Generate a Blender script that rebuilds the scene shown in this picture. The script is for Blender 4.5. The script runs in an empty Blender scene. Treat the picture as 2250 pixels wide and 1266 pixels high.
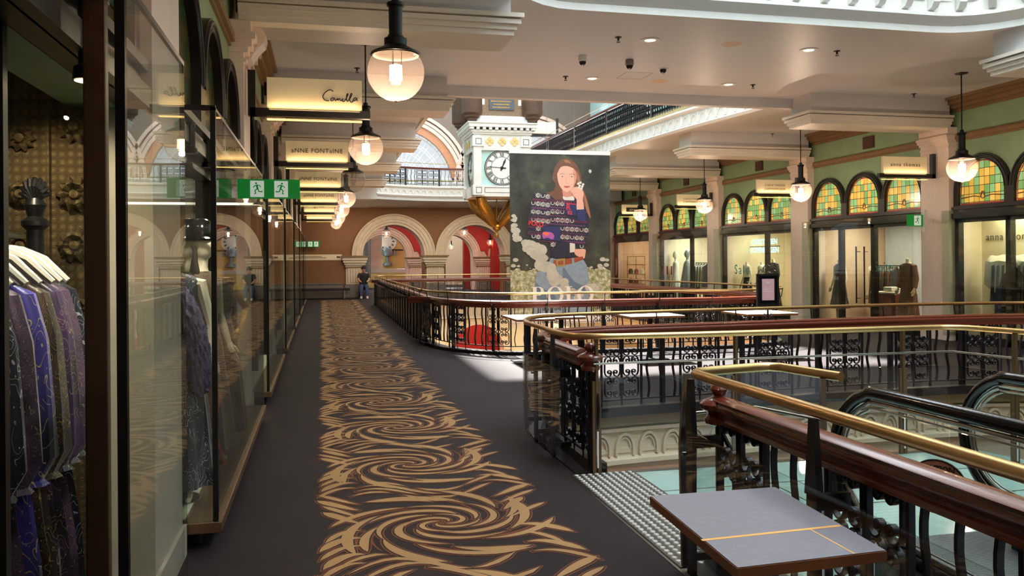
import bpy, math, random
from math import sin, cos, pi, radians, atan, atan2, sqrt
from mathutils import Vector, Matrix, Euler
from mathutils.geometry import tessellate_polygon

SC = bpy.context.scene
COL = SC.collection
random.seed(7)

# ------------------------------------------------------------------ camera, world, sun, large lights, exposure
F, CAMH = 1815.0, 1.72
yaw, roll = atan(419 / F), atan(0.0075)
cam_d = bpy.data.cameras.new('camera')
cam = bpy.data.objects.new('camera', cam_d)
COL.objects.link(cam)
cam_d.sensor_width = 36.0
cam_d.sensor_fit = 'HORIZONTAL'
cam_d.lens = F / 2250 * 36
cam_d.shift_y = -64.1 / 2250
cam_d.clip_start = 0.05
cam_d.clip_end = 300
cam.matrix_world = Matrix.Translation((0, 0, CAMH)) @ Euler((pi / 2, 0, -yaw)).to_matrix().to_4x4() @ Matrix.Rotation(-roll, 4, 'Z')
SC.camera = cam

world = bpy.data.worlds.new('world')
SC.world = world
world.use_nodes = True
bg = world.node_tree.nodes['Background']
bg.inputs[0].default_value = (0.80, 0.88, 1.0, 1)
bg.inputs[1].default_value = 0.8


def lamp(name, kind, loc, power, color=(1, 1, 1), rot=(0, 0, 0), parent=None, **kw):
    d = bpy.data.lights.new(name, kind)
    d.energy = power
    d.color = color
    for k, v in kw.items():
        setattr(d, k, v)
    o = bpy.data.objects.new(name, d)
    o.location = loc
    o.rotation_euler = rot
    if parent:
        o.parent = parent
    COL.objects.link(o)
    return o


sun = lamp('sun', 'SUN', (6, 30, 20), 55.0, (1.0, 0.97, 0.92), angle=0.07)
sun.rotation_euler = Vector((0.02, -0.78, -1.0)).to_track_quat('-Z', 'Y').to_euler()
COOL = (0.86, 0.93, 1.0)
WARM = (1.0, 0.66, 0.40)
lamp('skylight_glow', 'AREA', (5.8, 3.5, 11.6), 2700, COOL, shape='RECTANGLE', size=6.5, size_y=14)
lamp('skylight_glow', 'AREA', (5.8, 26, 11.6), 2700, COOL, shape='RECTANGLE', size=6.5, size_y=22)
lamp('skylight_glow', 'AREA', (5.0, 53, 9.0), 1300, (1, .95, .9), shape='RECTANGLE', size=9, size_y=6)

vs = SC.view_settings
vs.view_transform = 'Standard'
vs.look = 'None'
vs.gamma = 1.0
vs.use_curve_mapping = False
vs.exposure = -0.12
cy = SC.cycles
cy.use_denoising = True
cy.transparent_max_bounces = 40
cy.max_bounces = 9
cy.diffuse_bounces = 4
cy.glossy_bounces = 4
cy.sample_clamp_indirect = 4.0
cy.sample_clamp_direct = 0
cy.caustics_reflective = False
cy.caustics_refractive = False


# ------------------------------------------------------------------ materials
def lin(c):
    return tuple((x / 12.92 if x <= 0.04045 else ((x + 0.055) / 1.055) ** 2.4) for x in c)


def rgb(r, g, b):
    return lin((r / 255, g / 255, b / 255))


MATS = {}


class NT:
    def __init__(s, name):
        s.m = bpy.data.materials.new(name)
        s.m.use_nodes = True
        s.t = s.m.node_tree
        s.t.nodes.clear()
        s.out = s.t.nodes.new('ShaderNodeOutputMaterial')
        MATS[name] = s.m

    def n(s, typ, **kw):
        nd = s.t.nodes.new('ShaderNode' + typ)
        for k, v in kw.items():
            if k.startswith('i_'):
                key = k[2:]
                key = int(key) if key.isdigit() else key.replace('_', ' ')
                nd.inputs[key].default_value = v
            else:
                setattr(nd, k, v)
        return nd

    def l(s, a, b):
        s.t.links.new(a, b)

    def mix(s, fac, a, b, blend='MIX'):
        nd = s.t.nodes.new('ShaderNodeMix')
        nd.data_type = 'RGBA'
        nd.blend_type = blend
        for sock, v in ((nd.inputs[0], fac), (nd.inputs[6], a), (nd.inputs[7], b)):
            if isinstance(v, bpy.types.NodeSocket):
                s.l(v, sock)
            elif isinstance(v, tuple):
                sock.default_value = tuple(v)[:3] + (1,)
            else:
                sock.default_value = v
        return nd.outputs[2]

    def math(s, op, a, b=None, c=None):
        nd = s.t.nodes.new('ShaderNodeMath')
        nd.operation = op
        for i, v in enumerate((a, b, c)):
            if v is None:
                continue
            if isinstance(v, bpy.types.NodeSocket):
                s.l(v, nd.inputs[i])
            else:
                nd.inputs[i].default_value = v
        return nd.outputs[0]

    def coords(s, scale=(1, 1, 1), kind='Object'):
        tc = s.n('TexCoord')
        mp = s.n('Mapping')
        mp.inputs['Scale'].default_value = scale
        s.l(tc.outputs[kind], mp.inputs[0])
        return mp.outputs[0]

    def noise(s, vec, scale, detail=3, rough=0.5):
        nd = s.n('TexNoise')
        nd.inputs['Scale'].default_value = scale
        nd.inputs['Detail'].default_value = detail
        nd.inputs['Roughness'].default_value = rough
        s.l(vec, nd.inputs['Vector'])
        return nd.outputs['Fac']

    def ramp(s, fac, stops):
        nd = s.n('ValToRGB')
        el = nd.color_ramp.elements
        while len(el) < len(stops):
            el.new(0.5)
        for e, (p, c) in zip(el, stops):
            e.position = p
            e.color = tuple(c)[:3] + (1,)
        s.l(fac, nd.inputs[0])
        return nd.outputs[0]

    def bsdf(s, color=(.8, .8, .8), rough=.5, metal=0, spec=.5, bump=None, bstr=.2, bdist=.01, emis=None, estr=0, coat=0, sheen=0, trans=0):
        p = s.n('BsdfPrincipled')
        if isinstance(color, bpy.types.NodeSocket):
            s.l(color, p.inputs['Base Color'])
        else:
            p.inputs['Base Color'].default_value = tuple(color)[:3] + (1,)
        if isinstance(rough, bpy.types.NodeSocket):
            s.l(rough, p.inputs['Roughness'])
        else:
            p.inputs['Roughness'].default_value = rough
        p.inputs['Metallic'].default_value = metal
        p.inputs['Specular IOR Level'].default_value = spec
        p.inputs['Coat Weight'].default_value = coat
        p.inputs['Coat Roughness'].default_value = .12
        p.inputs['Sheen Weight'].default_value = sheen
        if emis is not None:
            if isinstance(emis, bpy.types.NodeSocket):
                s.l(emis, p.inputs['Emission Color'])
            else:
                p.inputs['Emission Color'].default_value = tuple(emis)[:3] + (1,)
            p.inputs['Emission Strength'].default_value = estr
        if bump is not None:
            b = s.n('Bump')
            b.inputs['Strength'].default_value = bstr
            b.inputs['Distance'].default_value = bdist
            s.l(bump, b.inputs['Height'])
            s.l(b.outputs[0], p.inputs['Normal'])
        s.l(p.outputs[0], s.out.inputs[0])
        return p


def plain(name, c, rough=.5, metal=0, spec=.5, var=.08, nscale=6, bstr=.12, bscale=40, emis=None, estr=0, coat=0, sheen=0):
    t = NT(name)
    v = t.coords()
    c = rgb(*c)
    n1 = t.noise(v, nscale, 4)
    lo = tuple(x * (1 - var) for x in c)
    hi = tuple(min(1, x * (1 + var)) for x in c)
    colr = t.ramp(n1, [(.3, lo), (.7, hi)])
    bmp = t.noise(v, bscale, 3)
    t.bsdf(colr, rough, metal, spec, bmp, bstr, .004, emis=rgb(*emis) if emis else None, estr=estr, coat=coat, sheen=sheen)
    return t.m


def emit(name, c, strength):
    t = NT(name)
    e = t.n('Emission')
    e.inputs[0].default_value = rgb(*c) + (1,)
    e.inputs[1].default_value = strength
    t.l(e.outputs[0], t.out.inputs[0])
    return t.m


def glass(name, tint=(.94, .97, .95), gain=1.0, rough=0.0, ior=1.5, milk=0.0, milkc=(.9, .9, .9)):
    t = NT(name)
    geo = t.n('NewGeometry')
    dt = t.n('VectorMath')
    dt.operation = 'DOT_PRODUCT'
    t.l(geo.outputs['Incoming'], dt.inputs[0])
    t.l(geo.outputs['Normal'], dt.inputs[1])
    c1 = t.math('SUBTRACT', 1.0, t.math('ABSOLUTE', dt.outputs['Value']))
    sch = t.math('ADD', .04, t.math('MULTIPLY', .96, t.math('POWER', c1, 5.0)))
    fac = t.math('MINIMUM', t.math('MULTIPLY', sch, gain), 1.0)
    tr = t.n('BsdfTransparent')
    tr.inputs[0].default_value = tint + (1,)
    gl = t.n('BsdfGlossy')
    gl.inputs['Roughness'].default_value = rough
    mx = t.n('MixShader')
    t.l(fac, mx.inputs[0])
    t.l(tr.outputs[0], mx.inputs[1])
    t.l(gl.outputs[0], mx.inputs[2])
    last = mx.outputs[0]
    if milk:
        tl = t.n('BsdfTranslucent')
        tl.inputs[0].default_value = milkc + (1,)
        df = t.n('BsdfDiffuse')
        df.inputs[0].default_value = milkc + (1,)
        m1 = t.n('MixShader')
        t.l(tl.outputs[0], m1.inputs[1])
        t.l(df.outputs[0], m1.inputs[2])
        m2 = t.n('MixShader')
        m2.inputs[0].default_value = milk
        t.l(last, m2.inputs[1])
        t.l(m1.outputs[0], m2.inputs[2])
        last = m2.outputs[0]
    t.l(last, t.out.inputs[0])
    return t.m


plain('ceiling_paint', (212, 210, 210), .38, var=.02, nscale=1.5, bstr=.03)
plain('trim_paint', (226, 218, 204), .45, var=.03, bstr=.05)
plain('white_trim', (226, 224, 218), .45, var=.03, bstr=.05)
plain('pillar_paint', (236, 216, 202), .5, var=.03, bstr=.05)
plain('green_paint', (138, 162, 124), .55, var=.08, nscale=2.5, bstr=.06)
plain('ochre_moulding', (132, 100, 62), .4, var=.12, nscale=8)
plain('brown_wall', (138, 94, 56), .6, var=.06)
plain('grey_wall', (128, 116, 104), .6, var=.05)
plain('red_wall', (176, 32, 22), .6, var=.06)
plain('pink_stone', (226, 194, 176), .6, var=.07, nscale=5)
plain('cream_stone', (226, 208, 180), .6, var=.07, nscale=5)
plain('cream_wall', (232, 218, 186), .6, var=.04)
plain('salmon_plaster', (206, 178, 152), .6, var=.05)
plain('olive_band', (150, 136, 92), .5, var=.06)
plain('dark_frame', (30, 25, 22), .35, var=.1)
plain('black_metal', (24, 24, 26), .35, .3, var=.1)
plain('iron', (34, 34, 38), .33, .65, var=.15, nscale=30, bstr=.15, bscale=60)
plain('steel', (150, 146, 138), .3, 1.0, var=.06)
plain('bronze_brown', (104, 80, 56), .35, .35, var=.1)
plain('brown_post', (86, 54, 38), .4, .1, var=.1)
plain('brass', (196, 162, 108), .33, 1.0, var=.06, nscale=9, bstr=.03)
plain('dull_brass', (150, 128, 82), .3, 1.0, var=.1)
plain('gold', (176, 132, 60), .35, .8, var=.2, nscale=12, bstr=.3, bscale=18)
plain('sign_cream', (236, 222, 190), .5, var=.01, emis=(255, 214, 150), estr=.07)
plain('ink', (30, 24, 20), .5, var=0)
plain('sign_ink', (96, 78, 48), .5, var=0)
plain('white_plastic', (232, 230, 226), .4, var=.01)
plain('smoke_plastic', (16, 16, 18), .12, var=.02)
plain('hanger_white', (240, 232, 214), .35, var=.03)
plain('mannequin', (240, 226, 200), .4, var=.03)
plain('mannequin_gold', (214, 170, 100), .4, .3, var=.1)
plain('table_top', (128, 128, 138), .32, var=.06, nscale=20, bstr=.03)
plain('table_white', (226, 222, 212), .3, var=.02)
plain('table_edge', (120, 70, 34), .45, var=.15)
plain('tape', (226, 172, 84), .5, var=.05)
plain('seat_fabric', (44, 40, 40), .8, var=.1)
plain('black_cloth', (26, 25, 30), .8, var=.2, nscale=4, sheen=.3)
plain('rust_cloth', (132, 52, 40), .8, var=.2, sheen=.3)
plain('brown_cloth', (108, 74, 56), .8, var=.2)
plain('white_cloth', (238, 230, 214), .8, var=.05)
plain('grey_cloth', (126, 130, 132), .8, var=.15)
plain('green_cloth', (70, 120, 84), .8, var=.2)
plain('denim', (60, 78, 110), .8, var=.15)
plain('skin', (206, 150, 120), .5, var=.05)
plain('hair', (40, 28, 22), .6, var=.1)
plain('orange_trim', (226, 92, 44), .6)
plain('curtain', (196, 198, 204), .8, var=.06)
plain('lower_floor', (150, 112, 80), .35, var=.12)
plain('tile_cream', (238, 232, 206), .45, var=.03)
plain('green_sign', (0, 140, 52), .4, var=.01, emis=(0, 150, 60), estr=.28)
plain('white_sign', (238, 246, 238), .4, var=0, emis=(235, 255, 240), estr=.35)
plain('pink_card', (222, 176, 178), .5, var=.02)
plain('clock_white', (236, 236, 230), .5, var=.02)
plain('pale_blue', (186, 220, 216), .5, var=.03)
plain('peach', (240, 200, 130), .5, var=.03)
plain('castle_dark', (66, 46, 36), .6, var=.2)
plain('slate', (72, 80, 88), .5, var=.05)
plain('disc_brown', (186, 140, 116), .45, var=.03)
plain('red_paint', (200, 40, 30), .5, var=.03)
plain('red_mark', (180, 60, 60), .5, var=.02)
plain('wax_green', (40, 120, 40), .5, var=.3)
plain('yellow_front', (214, 178, 104), .5, var=.05)
plain('silver_grey', (120, 128, 136), .35, .4, var=.25, nscale=1.2)
emit('bulb_glow', (255, 214, 168), 14)
emit('lamp_disc', (255, 226, 180), 6)
emit('led_strip', (255, 206, 120), 3.0)
emit('down_glow', (255, 224, 190), 5)
emit('neon', (190, 255, 232), 2.6)
emit('sky_window', (236, 244, 250), 1.0)
glass('glass_clear', (.95, .98, .96), 1.0)
glass('glass_case', (.92, .96, .92), .78)
glass('glass_rail', (.90, .93, .92), 1.1)
glass('glass_globe', (.97, .93, .90), 1.0, milk=.085, milkc=(1.0, .82, .70))
glass('glass_globe_off', (.93, .90, .88), 1.2, milk=.06)


def m_wood():
    t = NT('red_wood')
    v = t.coords((9, 1.2, 14))
    n1 = t.noise(v, 6, 5, .6)
    c = t.ramp(n1, [(.25, rgb(76, 32, 20)), (.55, rgb(100, 42, 26)), (.8, rgb(118, 54, 33))])
    t.bsdf(c, .26, 0, .5, n1, .03, .002, coat=.5)


def m_carpet(name, c, var=.25):
    t = NT(name)
    v = t.coords()
    c = rgb(*c)
    n1 = t.noise(v, 260, 2, .7)
    n2 = t.noise(v, 1.3, 3)
    f = t.mix(.5, n1, n2)
    colr = t.ramp(f, [(.32, tuple(x * (1 - var) for x in c)), (.68, tuple(x * (1 + var) for x in c))])
    t.bsdf(colr, .7, 0, .12, n1, .5, .004)


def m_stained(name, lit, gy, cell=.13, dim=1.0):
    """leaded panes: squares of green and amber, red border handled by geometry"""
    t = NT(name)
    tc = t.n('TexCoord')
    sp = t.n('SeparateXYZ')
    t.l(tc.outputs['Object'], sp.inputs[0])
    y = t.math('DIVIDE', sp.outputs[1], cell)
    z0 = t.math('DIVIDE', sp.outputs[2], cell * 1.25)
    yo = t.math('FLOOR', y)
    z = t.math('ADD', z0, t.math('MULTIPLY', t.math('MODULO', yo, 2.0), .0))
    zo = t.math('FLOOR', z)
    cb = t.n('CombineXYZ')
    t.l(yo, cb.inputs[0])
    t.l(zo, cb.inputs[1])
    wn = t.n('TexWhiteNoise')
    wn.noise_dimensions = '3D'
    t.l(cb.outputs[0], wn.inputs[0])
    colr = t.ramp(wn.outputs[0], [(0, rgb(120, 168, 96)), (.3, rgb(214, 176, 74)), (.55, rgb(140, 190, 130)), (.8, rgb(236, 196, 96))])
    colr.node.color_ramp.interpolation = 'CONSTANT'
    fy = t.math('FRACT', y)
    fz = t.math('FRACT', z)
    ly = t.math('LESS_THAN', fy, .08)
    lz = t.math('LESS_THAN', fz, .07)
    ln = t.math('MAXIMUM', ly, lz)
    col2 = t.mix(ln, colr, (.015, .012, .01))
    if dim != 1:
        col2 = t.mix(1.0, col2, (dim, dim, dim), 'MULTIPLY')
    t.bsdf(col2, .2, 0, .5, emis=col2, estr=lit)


def m_brick(name, c1, c2, scale, mortar=(.2, .15, .1)):
    t = NT(name)
    tc = t.n('TexCoord')
    sp = t.n('SeparateXYZ')
    t.l(tc.outputs['Object'], sp.inputs[0])
    cb = t.n('CombineXYZ')
    t.l(t.math('ADD', sp.outputs[0], sp.outputs[1]), cb.inputs[0])
    t.l(sp.outputs[2], cb.inputs[1])
    b = t.n('TexBrick')
    b.inputs['Scale'].default_value = scale
    b.inputs['Color1'].default_value = rgb(*c1) + (1,)
    b.inputs['Color2'].default_value = rgb(*c2) + (1,)
    b.inputs['Mortar'].default_value = mortar + (1,)
    b.inputs['Mortar Size'].default_value = .03
    t.l(cb.outputs[0], b.inputs[0])
    t.bsdf(b.outputs[0], .6, 0, .4, b.outputs[1], .4, -.01)


def m_tiles():
    t = NT('hex_tile')
    v = t.coords((1, 1, 1))
    vo = t.n('TexVoronoi')
    vo.feature = 'DISTANCE_TO_EDGE'
    vo.inputs['Scale'].default_value = 14
    vo.inputs['Randomness'].default_value = .25
    t.l(v, vo.inputs['Vector'])
    c = t.ramp(vo.outputs['Distance'], [(.0, rgb(190, 180, 150)), (.06, rgb(244, 238, 212))])
    t.bsdf(c, .4)


def m_carved():
    t = NT('carved_stone')
    v = t.coords((1, 1, 1))
    vo = t.n('TexVoronoi')
    vo.inputs['Scale'].default_value = 26
    vo.inputs['Randomness'].default_value = .1
    t.l(v, vo.inputs['Vector'])
    sn = t.math('SINE', t.math('MULTIPLY', vo.outputs['Distance'], 50.0))
    c = t.ramp(vo.outputs['Distance'], [(.1, rgb(150, 118, 80)), (.5, rgb(96, 74, 48))])
    t.bsdf(c, .6, 0, .4, sn, .5, .004)


def m_dress(name, base, accent, gold_, s1=5, thr=.52):
    t = NT(name)
    v = t.coords((1, 1, .6))
    n = t.noise(v, s1, 3)
    a = t.ramp(n, [(.42, rgb(*base)), (.56, rgb(*accent))])
    n5 = t.noise(v, s1 * 2.2, 2)
    g1 = t.math('LESS_THAN', t.math('ABSOLUTE', t.math('SUBTRACT', t.math('FRACT', t.math('MULTIPLY', n5, 17.0)), .5)), .04)
    g1 = t.math('MULTIPLY', g1, t.math('GREATER_THAN', t.noise(v, 9, 2), .46))
    vo = t.n('TexVoronoi')
    vo.inputs['Scale'].default_value = 60
    t.l(v, vo.inputs['Vector'])
    g2 = t.math('LESS_THAN', vo.outputs['Distance'], .12)
    g = t.math('MAXIMUM', t.math('MULTIPLY', g1, .85), g2)
    c = t.mix(g, a, rgb(*gold_))
    t.bsdf(c, .42, 0, .5, n, .3, .01, sheen=.3)


def m_fur():
    t = NT('purple_fur')
    v = t.coords()
    n = t.noise(v, 60, 4, .8)
    c = t.ramp(n, [(.3, rgb(40, 26, 66)), (.7, rgb(140, 112, 190))])
    t.bsdf(c, .9, 0, .2, n, 1, .03, sheen=.6)


def m_plate():
    t = NT('ribbed_plate')
    v = t.coords()
    sp = t.n('SeparateXYZ')
    t.l(v, sp.inputs[0])
    w = t.math('SINE', t.math('MULTIPLY', sp.outputs[1], 380.0))
    c = t.ramp(w, [(.2, rgb(80, 80, 84)), (.8, rgb(190, 190, 192))])
    t.bsdf(c, .35, .8, .5, w, .5, .004)


def m_glassfloor():
    t = NT('glass_floor')
    v = t.coords()
    n = t.noise(v, 2, 3)
    c = t.ramp(n, [(.3, rgb(150, 186, 178)), (.7, rgb(176, 206, 198))])
    t.bsdf(c, .12, 0, .6, coat=.5)


def m_poster_bg():
    t = NT('poster_background')
    v = t.coords((1, 1, 1))
    n = t.noise(v, 1.6, 3, .6)
    n2 = t.noise(v, 9, 4, .7)
    sp = t.n('SeparateXYZ')
    t.l(v, sp.inputs[0])
    h = t.math('ADD', sp.outputs[2], t.math('MULTIPLY', n, .7))
    meadow = t.ramp(n2, [(.35, rgb(112, 120, 80)), (.5, rgb(160, 164, 124)), (.62, rgb(214, 214, 196))])
    dark = t.ramp(n, [(.35, rgb(40, 42, 40)), (.6, rgb(66, 70, 62)), (.78, rgb(104, 118, 74))])
    f = t.math('GREATER_THAN', h, 1.72)
    c = t.mix(f, meadow, dark)
    t.bsdf(c, .55, 0, .3)


m_wood()
m_carpet('carpet', (42, 36, 37))
m_carpet('carpet_gold', (158, 124, 84), .22)
m_carpet('carpet_rust', (116, 66, 40), .18)
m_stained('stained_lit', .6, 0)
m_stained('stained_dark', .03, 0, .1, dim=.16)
m_brick('castle_brick', (128, 100, 76), (150, 120, 92), 9)
m_brick('turret_brick', (86, 60, 46), (104, 74, 56), 9, (.05, .03, .02))
m_tiles()
m_carved()
m_dress('dress_purple', (26, 20, 36), (84, 54, 104), (206, 170, 110))
m_dress('dress_plum', (50, 30, 50), (108, 78, 112), (200, 170, 130), 8)
m_dress('dress_night', (16, 16, 26), (34, 32, 56), (210, 210, 220), 4)
m_dress('dress_brown', (46, 34, 34), (78, 60, 50), (212, 172, 90), 6)
m_dress('dress_blue', (24, 20, 44), (72, 60, 160), (214, 190, 130), 3)
m_dress('dress_check', (16, 14, 14), (40, 36, 30), (226, 206, 160), 20)
m_fur()
m_plate()
m_glassfloor()
m_poster_bg()


# ------------------------------------------------------------------ mesh helpers
class MB:
    def __init__(s):
        s.v, s.f, s.mi = [], [], []

    def add(s, vs, fs, m=0):
        b = len(s.v)
        s.v.extend([tuple(p) for p in vs])
        for f in fs:
            s.f.append(tuple(b + i for i in f))
            s.mi.append(m)
        return s

    def box(s, x0, y0, z0, x1, y1, z1, m=0):
        if x0 > x1: x0, x1 = x1, x0
        if y0 > y1: y0, y1 = y1, y0
        if z0 > z1: z0, z1 = z1, z0
        return s.add([(x0, y0, z0), (x1, y0, z0), (x1, y1, z0), (x0, y1, z0), (x0, y0, z1), (x1, y0, z1), (x1, y1, z1), (x0, y1, z1)],
                     [(0, 3, 2, 1), (4, 5, 6, 7), (0, 1, 5, 4), (1, 2, 6, 5), (2, 3, 7, 6), (3, 0, 4, 7)], m)

    def prism(s, pts, fn, d0, d1, m=0, holes=(), caps=(1, 1)):
        """pts: 2D outline, fn(u, v, d) -> 3D, extruded from d0 to d1; outline may have holes"""
        loops = [list(pts)] + [list(h) for h in holes]
        flat = [p for lp in loops for p in lp]
        tris = tessellate_polygon([[Vector((p[0], p[1], 0)) for p in lp] for lp in loops]) if (holes or len(pts) > 4) else None
        fs = []
        n = len(flat)
        if tris is None:
            tris = [tuple(range(n))]
        vs_ = [fn(p[0], p[1], d0) for p in flat] + [fn(p[0], p[1], d1) for p in flat]
        for t in tris:
            if caps[0]: fs.append(tuple(t))
            if caps[1]: fs.append(tuple(n + i for i in reversed(t)))
        b = 0
        for lp in loops:
            k = len(lp)
            for i in range(k):
                j = (i + 1) % k
                fs.append((b + i, b + j, n + b + j, n + b + i))
            b += k
        return s.add(vs_, fs, m)

    def lathe(s, prof, c=(0, 0, 0), n=20, m=0, axis='Z', a0=0, a1=2 * pi, cap=True):
        vs_, fs = [], []
        full = abs(a1 - a0 - 2 * pi) < 1e-6
        k = n if full else n + 1
        for r, z in prof:
            for i in range(k):
                a = a0 + (a1 - a0) * i / n
                x, y = r * cos(a), r * sin(a)
                p = (x, y, z) if axis == 'Z' else ((x, z, y) if axis == 'Y' else (z, x, y))
                vs_.append((c[0] + p[0], c[1] + p[1], c[2] + p[2]))
        for j in range(len(prof) - 1):
            for i in range(n):
                i2 = (i + 1) % k
                fs.append((j * k + i, j * k + i2, (j + 1) * k + i2, (j + 1) * k + i))
        if full and cap:
            if prof[0][0] > 1e-5: fs.append(tuple(reversed(range(k))))
            if prof[-1][0] > 1e-5: fs.append(tuple((len(prof) - 1) * k + i for i in range(k)))
        return s.add(vs_, fs, m)

    def cyl(s, p0, p1, r0, r1=None, n=12, m=0):
        return s.tube([p0, p1], [r0, r0 if r1 is None else r1], n, m)

    def tube(s, path, r, n=8, m=0, closed=False):
        path = [Vector(p) for p in path]
        K = len(path)
        rs = r if isinstance(r, (list, tuple)) else [r] * K
        vs_, fs = [], []
        prev = None
        for i, p in enumerate(path):
            if closed:
                t = (path[(i + 1) % K] - path[i - 1]).normalized()
            else:
                t = (path[min(i + 1, K - 1)] - path[max(i - 1, 0)]).normalized()
            if prev is None:
                up = Vector((0, 0, 1)) if abs(t.z) < .9 else Vector((1, 0, 0))
                a = t.cross(up).normalized()
            else:
                a = (prev - t * prev.dot(t)).normalized()
            prev = a
            b = t.cross(a)
            for j in range(n):
                q = 2 * pi * j / n
                vs_.append(p + (a * cos(q) + b * sin(q)) * rs[i])
        for i in range(K if closed else K - 1):
            for j in range(n):
                j2 = (j + 1) % n
                i2 = (i + 1) % K
                fs.append((i * n + j, i * n + j2, i2 * n + j2, i2 * n + j))
        if not closed:
            fs.append(tuple(reversed(range(n))))
            fs.append(tuple((K - 1) * n + j for j in range(n)))
        return s.add(vs_, fs, m)

    def sweep(s, path, prof, m=0, closed=False, caps=True):
        """horizontal-ish path, profile (side, up) closed polygon; side + = right of travel"""
        path = [Vector(p) for p in path]
        K, n = len(path), len(prof)
        vs_, fs = [], []
        for i, p in enumerate(path):
            a = path[(i - 1) % K] if (closed or i > 0) else p
            b = path[(i + 1) % K] if (closed or i < K - 1) else p
            t0 = (p - a).normalized() if (p - a).length > 1e-6 else (b - p).normalized()
            t1 = (b - p).normalized() if (b - p).length > 1e-6 else t0
            t = (t0 + t1).normalized()
            side = Vector((t.y, -t.x, 0)).normalized()
            k = 1 / max(.5, t.dot(t1))
            for u, w in prof:
                vs_.append(p + side * u * k + Vector((0, 0, w)))
        for i in range(K if closed else K - 1):
            i2 = (i + 1) % K
            for j in range(n):
                j2 = (j + 1) % n
                fs.append((i * n + j, i2 * n + j, i2 * n + j2, i * n + j2))
        if caps and not closed:
            fs.append(tuple(range(n)))
            fs.append(tuple((K - 1) * n + j for j in reversed(range(n))))
        return s.add(vs_, fs, m)

    def strap(s, pts, w, t, fn, m=0):
        """flat bar bent in a 2D plane: pts (u,v); t thickness in plane, w depth; fn(u,v,d)"""
        K = len(pts)
        vs_, fs = [], []
        for i in range(K):
            a, b = pts[max(i - 1, 0)], pts[min(i + 1, K - 1)]
            dx, dy = b[0] - a[0], b[1] - a[1]
            L = sqrt(dx * dx + dy * dy) or 1
            nx, ny = -dy / L * t / 2, dx / L * t / 2
            x, y = pts[i]
            for sx, d in ((1, -w / 2), (1, w / 2), (-1, w / 2), (-1, -w / 2)):
                vs_.append(fn(x + nx * sx, y + ny * sx, d))
        for i in range(K - 1):
            for j in range(4):
                j2 = (j + 1) % 4
                fs.append((i * 4 + j, i * 4 + j2, (i + 1) * 4 + j2, (i + 1) * 4 + j))
        fs.append((0, 1, 2, 3))
        fs.append(tuple((K - 1) * 4 + j for j in (3, 2, 1, 0)))
        return s.add(vs_, fs, m)

    def loft(s, secs, n=20, m=0, fold=0, nf=7, seed=0):
        """secs: (z, cx, cy, rx, ry[, amp])"""
        vs_, fs = [], []
        for q, sc in enumerate(secs):
            z, cx, cyy, rx, ry = sc[:5]
            am = sc[5] if len(sc) > 5 else 0
            for i in range(n):
                a = 2 * pi * i / n
                k = 1 + am * sin(nf * a + seed + q * .25)
                vs_.append((cx + rx * k * cos(a), cyy + ry * k * sin(a), z))
        for j in range(len(secs) - 1):
            for i in range(n):
                i2 = (i + 1) % n
                fs.append((j * n + i, j * n + i2, (j + 1) * n + i2, (j + 1) * n + i))
        fs.append(tuple(reversed(range(n))))
        fs.append(tuple((len(secs) - 1) * n + i for i in range(n)))
        return s.add(vs_, fs, m)

    def mesh(s, name, mats, smooth=True, ang=35):
        me = bpy.data.meshes.new(name)
        me.from_pydata(s.v, [], s.f)
        for mn in (mats if isinstance(mats, (list, tuple)) else [mats]):
            me.materials.append(MATS[mn])
        if any(s.mi):
            me.polygons.foreach_set('material_index', s.mi)
        me.validate()
        if smooth:
            me.polygons.foreach_set('use_smooth', [True] * len(me.polygons))
            me.set_sharp_from_angle(angle=radians(ang))
        me.update()
        return me

    def build(s, name, mats, parent=None, loc=(0, 0, 0), rz=0, smooth=True, ang=35, bevel=0):
        o = bpy.data.objects.new(name, s.mesh(name, mats, smooth, ang))
        o.location = loc
        o.rotation_euler = (0, 0, rz)
        if parent: o.parent = parent
        COL.objects.link(o)
        if bevel:
            b = o.modifiers.new('bevel', 'BEVEL')
            b.width = bevel
            b.segments = 2
            b.limit_method = 'ANGLE'
        return o


def tag(o, label=None, cat=None, group=None, kind=None):
    if label: o['label'] = label
    if cat: o['category'] = cat
    if group: o['group'] = group
    if kind: o['kind'] = kind
    return o


def thing(name, label, cat, loc=(0, 0, 0), rz=0, group=None):
    o = bpy.data.objects.new(name, None)
    o.empty_display_size = .1
    o.location = loc
    o.rotation_euler = (0, 0, rz)
    COL.objects.link(o)
    return tag(o, label, cat, group)


def struct(o):
    o['kind'] = 'structure'
    return o


def copy_tree(o, parent=None):
    c = o.copy()
    COL.objects.link(c)
    c.parent = parent
    for ch in list(o.children):
        copy_tree(ch, c)
    return c


def put(mesh_data, name, parent, loc, rz=0, sc=(1, 1, 1)):
    o = bpy.data.objects.new(name, mesh_data)
    o.parent = parent
    o.location = loc
    o.rotation_euler = (0, 0, rz)
    o.scale = sc
    COL.objects.link(o)
    return o


def text(body, size, loc, rot, mat, parent, name='lettering', align='CENTER', ext=.002, sx=1.0, sp=1.0, off=0.0):
    c = bpy.data.curves.new(name, 'FONT')
    c.body = body
    c.size = size
    c.align_x = align
    c.extrude = ext
    c.space_character = sp
    c.offset = off
    c.resolution_u = 3
    c.materials.append(MATS[mat])
    tmp = bpy.data.objects.new(name, c)
    me = bpy.data.meshes.new_from_object(tmp)
    bpy.data.objects.remove(tmp)
    o = bpy.data.objects.new(name, me)
    o.location = loc
    o.rotation_euler = rot
    o.scale = (sx, 1, 1)
    if parent: o.parent = parent
    COL.objects.link(o)
    return o


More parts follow.
